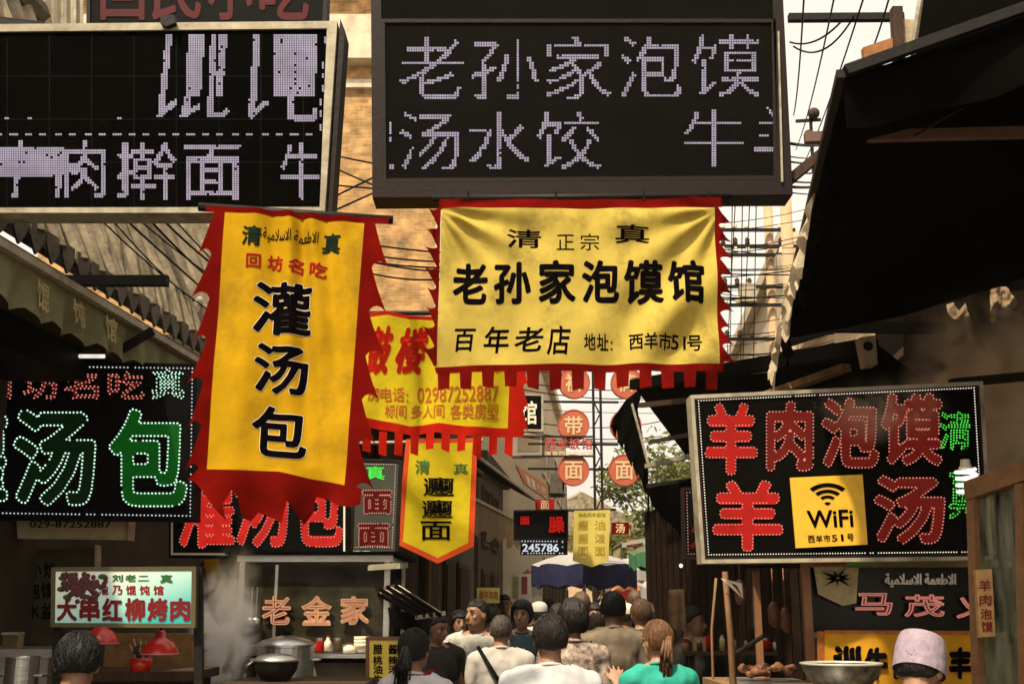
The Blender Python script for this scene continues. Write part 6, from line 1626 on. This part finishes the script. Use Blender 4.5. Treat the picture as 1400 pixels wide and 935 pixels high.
    # hair
    if hair:
        hb_ = MB(); seg, rings = (128, 64) if Y < 9.5 else (64, 40)
        base = (.082*s, .100*s, .104*s); th = {'short': .008, 'crop': .001, 'full': .018, 'tail': .006, 'fringe': .016, 'long': .012}[hair]
        vs = []; fs = []
        for i in range(rings+1):
            ph = math.pi*i/rings
            for k in range(seg):
                a = 2*math.pi*k/seg                                   # a=pi/2 back (+Y), -pi/2 front
                d = Vector((math.sin(ph)*math.cos(a), math.sin(ph)*math.sin(a), math.cos(ph)))
                back = d.y
                line = lerp(.42, -.62, smooth(-.75, .45, back)) if hair not in ('fringe', 'full', 'long') else lerp(.30 if hair != 'full' else .4, -.80, smooth(-.85, .2, back))
                if hair == 'tail': line = lerp(.5, -.55, smooth(-.8, .5, back))
                line += .05*noise.noise((a*3, 1, px))
                w = smooth(line-.03, line+.10, d.z)
                if balding: w *= 1 - .75*smooth(.7, .9, d.z)
                tk = th*(.85+.3*noise.noise((d.x*3+px, d.y*3, d.z*3))) + .002*noise.noise((d.x*24, d.y*24, d.z*7 + px)) + .003*noise.noise((a*14, d.z*2.2, px)) + .0035*noise.noise((a*40, d.z*4, px))
                if hair == 'full': tk += .010*max(0, d.z)
                rr = lerp(.90, 1.0 + tk*12, w)
                vs.append(hp(d.x*base[0]*rr/s, .012 + d.y*base[1]*rr/s, .018 + d.z*base[2]*rr/s))
        for i in range(rings):
            for k in range(seg): fs.append((i*seg+k, i*seg+(k+1) % seg, (i+1)*seg+(k+1) % seg, (i+1)*seg+k))
        hb_.add(vs, fs)
        if Y < 11:                                                          # loose strands over the cap of hair
            r = random.Random(int(px)+3); nst = 900 if Y < 7 else 500
            for k in range(nst):
                ph0 = math.acos(1 - r.random()*1.35); a0 = r.uniform(0, 6.28)
                pts = []; L_ = {'crop': .16, 'short': .34}.get(hair, .5)*r.uniform(.6, 1.2); ok = True; dr = r.uniform(-.25, .25); lift = r.uniform(.0, .05 if hair != 'tail' else .02)
                for j in range(4):
                    ph = ph0 + L_*j/3; a = a0 + dr*j/3
                    d = Vector((math.sin(ph)*math.cos(a), math.sin(ph)*math.sin(a), math.cos(ph)))
                    back = d.y; line = lerp(.42, -.62, smooth(-.75, .45, back)) if hair not in ('fringe', 'full', 'long') else lerp(.30 if hair != 'full' else .4, -.80, smooth(-.85, .2, back))
                    if d.z < line - .02: ok = False; break
                    rr = 1.0 + th*11 + .02 + lift*j/3
                    pts.append(hp(d.x*base[0]*rr/s, .012 + d.y*base[1]*rr/s, .018 + d.z*base[2]*rr/s))
                if len(pts) >= 3 and not (balding and ph0 < .6):
                    hb_.tube(pts, [.0016*s]*(len(pts)-1) + [.0006*s], 3, False)
        ho = put(hb_, 'hair', hairmat(hc))
        if hair == 'tail':
            tb = MB(); r = random.Random(int(px))
            root = hp(.0, .105, .025)
            for k in range(46):
                a = r.uniform(0, 6.28); rr = r.random()**.5*.022*s
                o1 = Vector((math.cos(a)*rr, math.sin(a)*rr*.8, 0)); L = r.uniform(.20, .30)*s; fl = r.uniform(.6, 1.7)
                pts = [hp(o1.x/s*.5, .085, .03), root + o1, root + o1*fl*1.2 + Vector((.012*s, .030*s, -L*.35)), root + o1*fl*1.3 + Vector((.02*s, .022*s, -L*.7)), root + o1*fl*.9 + Vector((.018*s + r.uniform(-.01, .01), .010*s, -L))]
                tb.tube(pts, [.009*s, .010*s, .009*s, .008*s, .002*s], 6)
            put(tb, 'ponytail', hairmat(hc), ho)
            tb = MB(); tb.lathe(root, [(.014*s, -.008), (.022*s, 0), (.014*s, .008)], 14, Matrix.Rotation(R(70), 3, 'X')); put(tb, 'hair_tie', M_INKRED, ho)
        if hair == 'long':
            tb = MB(); r = random.Random(int(px)); 
            for k in range(60):
                a = r.uniform(-.5, math.pi+.5); x, y = math.cos(a)*.078, math.sin(a)*.088+.015
                tb.tube([hp(x*.8, y*.8, .06), hp(x*1.08, y*1.08, -.02), hp(x*1.1, y*1.12, -.12), hp(x*1.15+r.uniform(-.01, .01), y*1.05+.01, -.22-r.uniform(0, .06))], [.012*s, .014*s, .012*s, .003*s], 6)
            put(tb, 'hair_lengths', hairmat(hc), ho)
    if extra: extra(t, put, hp, s, zsh, sh)
    return t
def shirt(n, c, **k): return mat('shirt_' + n, c, .9, var=k.pop('var', .12), scale=k.pop('scale', 10), bump=.15, bscale=140, trans=.08, **k)
SW = shirt('greywhite', (.50, .50, .50)); SC = shirt('cream', (.52, .47, .42)); SP = shirt('polo', (.48, .45, .38), scale=40, var=.35); ST = shirt('teal', (.035, .36, .27)); SG = shirt('greybrown', (.26, .20, .14), scale=4, var=.3)
SD = shirt('dark', (.035, .030, .028)); SDT = shirt('darkteal', (.05, .10, .11)); SPN = shirt('patterned', (.34, .25, .20), scale=30, var=1.2); SWP = shirt('white_pink', (.54, .49, .48)); SR = shirt('red', (.45, .05, .03)); SB = shirt('blueblack', (.04, .045, .07)); STN = shirt('tan', (.38, .27, .16))

def sling(t, put, hp, s, zsh, sh):
    m = MB(); pts = []
    for k in range(25):
        a = 2*math.pi*k/24; x = .225*math.cos(a)*s; zz = (1.20 + .275*math.cos(a))*s; y = (.016 + .168*math.sin(a))*s*(1 - .35*max(0, math.cos(a))**3)
        pts.append(Vector((x*.80, y, zz)))
    for i in range(24):
        p, q_ = pts[i], pts[i+1]; m.bar(p, q_ + (q_-p)*.06, .03*s, .006*s, up=((p+q_)/2 - Vector((0, 0, 1.2*s))))
    put(m, 'bag_strap', M_BLACK, sm=False)
def red_strap(t, put, hp, s, zsh, sh):
    m = MB()
    for k in (-1, 1): m.tube([Vector((k*.10*s, -.03*s, zsh+.075*s)), Vector((k*.075*s, .06*s, zsh+.055*s)), Vector((.01*s, .115*s, zsh-.03*s))], .012*s, 8)
    put(m, 'red_neck_strap', M_INKRED)
def sleeve_mark(t, put, hp, s, zsh, sh):
    m = MB(); m.box((-(sh+.085*s), -.02*s, zsh-.17*s), (.012, .06*s, .06*s)); put(m, 'white_sleeve_patch', M_HALO, sm=False)
def chest_mark(t, put, hp, s, zsh, sh):
    m = MB(); m.prism([(-.02*s, -.136*s, zsh-.12*s), (.02*s, -.136*s, zsh-.12*s), (.022*s, -.138*s, zsh-.16*s), (0, -.136*s, zsh-.08*s)][::-1], [(-.02*s, -.10*s, zsh-.12*s), (.02*s, -.10*s, zsh-.12*s), (.022*s, -.10*s, zsh-.16*s), (0, -.10*s, zsh-.08*s)][::-1]); put(m, 'white_print', M_HALO, sm=False)
def white_cap(col, nm='cap', tall=0.0):
    def f(t, put, hp, s, zsh, sh):
        m = MB(); prof = [(.088, .03), (.090, .055), (.084, .09), (.062, .118), (.03, .13), (.001, .132)]
        m.lathe((0, 0, 0), [(r*s, z*s) for r, z in prof], 28); m.v = [hp(v.x/s, v.y/s*1.15+.012, v.z/s) for v in m.v]; put(m, nm, col)
        if nm == 'cap': 
            v_ = MB(); v_.ell((0, 0, 0), (.07*s, .075*s, .008*s), 16, 8); v_.v = [hp(v.x/s, v.y/s-.12, v.z/s+.035) for v in v_.v]; put(v_, 'cap_peak', col)
    return f
person('man with short black hair seen from behind in a greyish white tee at bottom centre', 752, 838, 5.6, 178, SW, 'short', 'black', 'a', 4, 0)
person('woman with a long black ponytail and pink white top with red neck strap, from behind', 567, 857, 6.0, 172, SWP, 'tail', 'black', 'b', -14, 0, True, extra=red_strap)
person('woman with brown ponytail in a bright teal tee raising her open hand', 898, 846, 6.4, 186, ST, 'tail', 'red', 'a', 24, 3, True, arms=(None, ((.235, -.06, 1.17), (.21, -.20, 1.33), 1)))
person('balding man from behind in cream tee with black bag strap across the back', 685, 839, 8.5, 182, SC, 'crop', 'grey', 'a', -6, 0, extra=sling, vox=.013)
person('man in an open necked cream polo walking toward the camera, looking aside', 652, 817, 9.2, -6, SP, 'crop', 'black', 'b', -38, 0, vox=.013)
person('young person with black fringe in dark teal top facing the camera', 713, 820, 10.2, 8, SDT, 'fringe', 'black', 'c', -22, 0, True, vox=.013, extra=chest_mark)
person('woman with thick short black hair in a tan patterned top, from behind', 783, 821, 7.4, 184, SPN, 'full', 'black', 'b', 12, 0, True, vox=.013)
person('tall man with cropped black hair in a creased grey brown shirt, from behind', 838, 808, 8.6, 180, SG, 'short', 'black', 'b', 0, 0, vox=.013)
person('man with brown hair partly hidden behind the teal shirt woman', 876, 818, 9.8, 176, STN, 'short', 'brown', 'a', 8, 0, vox=.013)
person('worker in black tee with white sleeve patch under the rack of dark rods', 597, 836, 9.0, 28, SD, 'crop', 'black', 'b', 26, 14, vox=.013, extra=sleeve_mark)
person('cook in dark clothes with shade darkened hair silhouetted beside the red pendant lamps', 106, 862, 4.3, 150, SD, 'short', 'dark', 'b', 40, 12, vox=.013)
M_CAPL = mat('lilac_white_cloth', (.30, .235, .28), .9, var=.3, scale=24, bump=.3)
def prayer(t, put, hp, s, zsh, sh):
    m = MB(); vs = []
    prof = [(.094, -.012), (.096, .0), (.092, .075), (.084, .115), (.078, .128), (.04, .134), (.001, .135)]
    m.lathe((0, 0, 0), [(r*s, z*s) for r, z in prof], 36); m.v = [hp(v.x/s*(1+.012*noise.noise(v*40)), v.y/s*1.12+.012, v.z/s) for v in m.v]; put(m, 'white_cap', M_CAPL)
person('food seller in a pale lilac brimless cap bending forward at bottom right', 1250, 868, 4.0, 110, SD, 'crop', 'black', 'b', 30, 24, vox=.013, extra=prayer)
# the far crowd
far = [(795, 808, 11.5, 182, SD, 'short', 'man in dark clothes far behind the patterned top woman'), (855, 824, 11.0, 178, SWP, 'crop', 'person with a white cap between the tall man and the brown haired man'),
       (812, 824, 13.0, 4, SR, 'fringe', 'person in red facing the camera far down the lane'), (868, 806, 15.0, 180, SB, 'short', 'far dark haired man below the orange pink umbrella'),
       (884, 812, 14.2, 178, SD, 'full', 'far dark haired person right of the orange pink umbrella'), (905, 814, 13.2, 182, STN, 'short', 'far person in tan at the right edge of the crowd'),
       (921, 820, 12.4, 176, SB, 'fringe', 'person in blue black top at the far right by the dim stall'), (737, 822, 12.0, 184, SC, 'crop', 'far person in cream with pale cap behind the young fringe person'),
       (762, 824, 11.8, 178, STN, 'short', 'far person in tan just left of the patterned top woman'), (815, 838, 10.3, 170, SW, 'short', 'person in white shirt with dark strap between the two black haired people'),
       (690, 812, 15.5, 6, SB, 'short', 'far man in blue black facing the camera behind the cream polo man'), (892, 826, 10.4, 180, SD, 'full', 'person in black behind the woman with the brown ponytail'),
       (830, 803, 17.5, 3, SWP, 'short', 'farthest person in pink white top in the middle of the lane')]
for i, (px, top, Y, yaw, sm_, hr, lab) in enumerate(far):
    ex = white_cap(M_HALO) if i in (1,) else (white_cap(SC, 'round_cap') if i == 7 else None)
    person(lab, px, top, Y, yaw, sm_, hr, 'black' if i % 3 else 'brown', 'abc'[i % 3], (i*37) % 30 - 15, 0, i % 2 == 0, vox=.019, extra=ex)

for px, top, Y, yaw, sm_, hr, lab in ((944, 828, 8.8, 60, SD, 'short', 'stall helper in dark clothes turned sideways at the dim stall'), (968, 834, 9.4, 200, STN, 'full', 'person in tan standing inside the dim stall behind the thin pole'),
                                      (628, 834, 11.6, 12, SD, 'fringe', 'woman in dark top walking toward the camera by the left shops'), (668, 828, 12.6, 176, SWP, 'short', 'far person in pink white top beside the pale yellow sign'),
                                      (752, 818, 14.0, 182, SB, 'fringe', 'far woman in blue black top under the navy umbrella edge'), (800, 816, 15.8, 178, SC, 'crop', 'far man in cream under the middle of the navy umbrella')):
    person(lab, px, top, Y, yaw, sm_, hr, 'black', 'b', 6, 0, hr in ('fringe', 'full'), vox=.017)
# ================================================================= STEAM
def steam(name, label, c, r, dens, scale, seed, col=(.98, .95, .90)):
    m = bpy.data.materials.new('steam_' + str(seed)); m.use_nodes = True; N = m.node_tree.nodes; L = m.node_tree.links
    N.remove(N['Principled BSDF'])
    v = N.new('ShaderNodeVolumePrincipled'); v.inputs['Color'].default_value = (*col, 1); v.inputs['Anisotropy'].default_value = -.35
    tc = N.new('ShaderNodeTexCoord'); nz = N.new('ShaderNodeTexNoise'); nz.inputs['Scale'].default_value = scale; nz.inputs['Detail'].default_value = 5; nz.inputs['Distortion'].default_value = .8
    L.new(tc.outputs['Object'], nz.inputs['Vector'])
    mr = N.new('ShaderNodeMapRange'); mr.inputs['From Min'].default_value = .42; mr.inputs['From Max'].default_value = .70; mr.inputs['To Max'].default_value = dens; L.new(nz.outputs['Fac'], mr.inputs['Value'])
    # fade towards the edge of the ellipsoid
    mp = N.new('ShaderNodeVectorMath'); mp.operation = 'DIVIDE'; mp.inputs[1].default_value = r; L.new(tc.outputs['Object'], mp.inputs[0])
    ln_ = N.new('ShaderNodeVectorMath'); ln_.operation = 'LENGTH'; L.new(mp.outputs[0], ln_.inputs[0])
    fd = N.new('ShaderNodeMapRange'); fd.inputs['From Min'].default_value = 1.0; fd.inputs['From Max'].default_value = .25; L.new(ln_.outputs['Value'], fd.inputs['Value'])
    mu = N.new('ShaderNodeMath'); mu.operation = 'MULTIPLY'; L.new(mr.outputs[0], mu.inputs[0]); f2_ = N.new('ShaderNodeMath'); f2_.operation = 'POWER'; f2_.inputs[1].default_value = 1.8; L.new(fd.outputs[0], f2_.inputs[0]); L.new(f2_.outputs[0], mu.inputs[1]); L.new(mu.outputs[0], v.inputs['Density'])
    L.new(v.outputs[0], N['Material Output'].inputs['Volume'])
    me = bpy.data.meshes.new(name); b = MB().ell((0, 0, 0), r, 20, 14); me.from_pydata(b.v, [], b.f); me.materials.append(m)
    o = bpy.data.objects.new(name, me); COL.objects.link(o); o.location = c; tag(o, label, 'steam', None, 'stuff'); return o
steam('steam', 'white steam plume rising beside the teal sign and glass stall', P(306, 862, 6.1), (.20, .24, .36), 90, 6, 1)
steam('steam', 'thin brownish steam wisp above the white plume at the glass stall', P(322, 800, 6.1), (.16, .16, .26), 14, 8, 4, (.80, .66, .48))
steam('steam', 'brown lit steam drifting right of the tilted red sign', P(1362, 545, 5.7), (.50, .46, .58), 40, 3.6, 2, (.88, .70, .48))
steam('steam', 'thin steam in front of the upper part of the tilted red sign', P(1205, 560, 4.75), (.32, .14, .18), 5, 7, 3, (.85, .70, .52))

# ================================================================= HAZE
hm = bpy.data.materials.new('lane_haze'); hm.use_nodes = True; N = hm.node_tree.nodes; N.remove(N['Principled BSDF'])
hv = N.new('ShaderNodeVolumePrincipled'); hv.inputs['Color'].default_value = (.95, .86, .72, 1); hv.inputs['Density'].default_value = .0004
hm.node_tree.links.new(hv.outputs[0], N['Material Output'].inputs['Volume'])
hz = MB().box((0, 60, 9), (184, 184, 20)).build('haze', hm); tag(hz, kind='stuff')

bpy.data.scenes.remove(TMP)
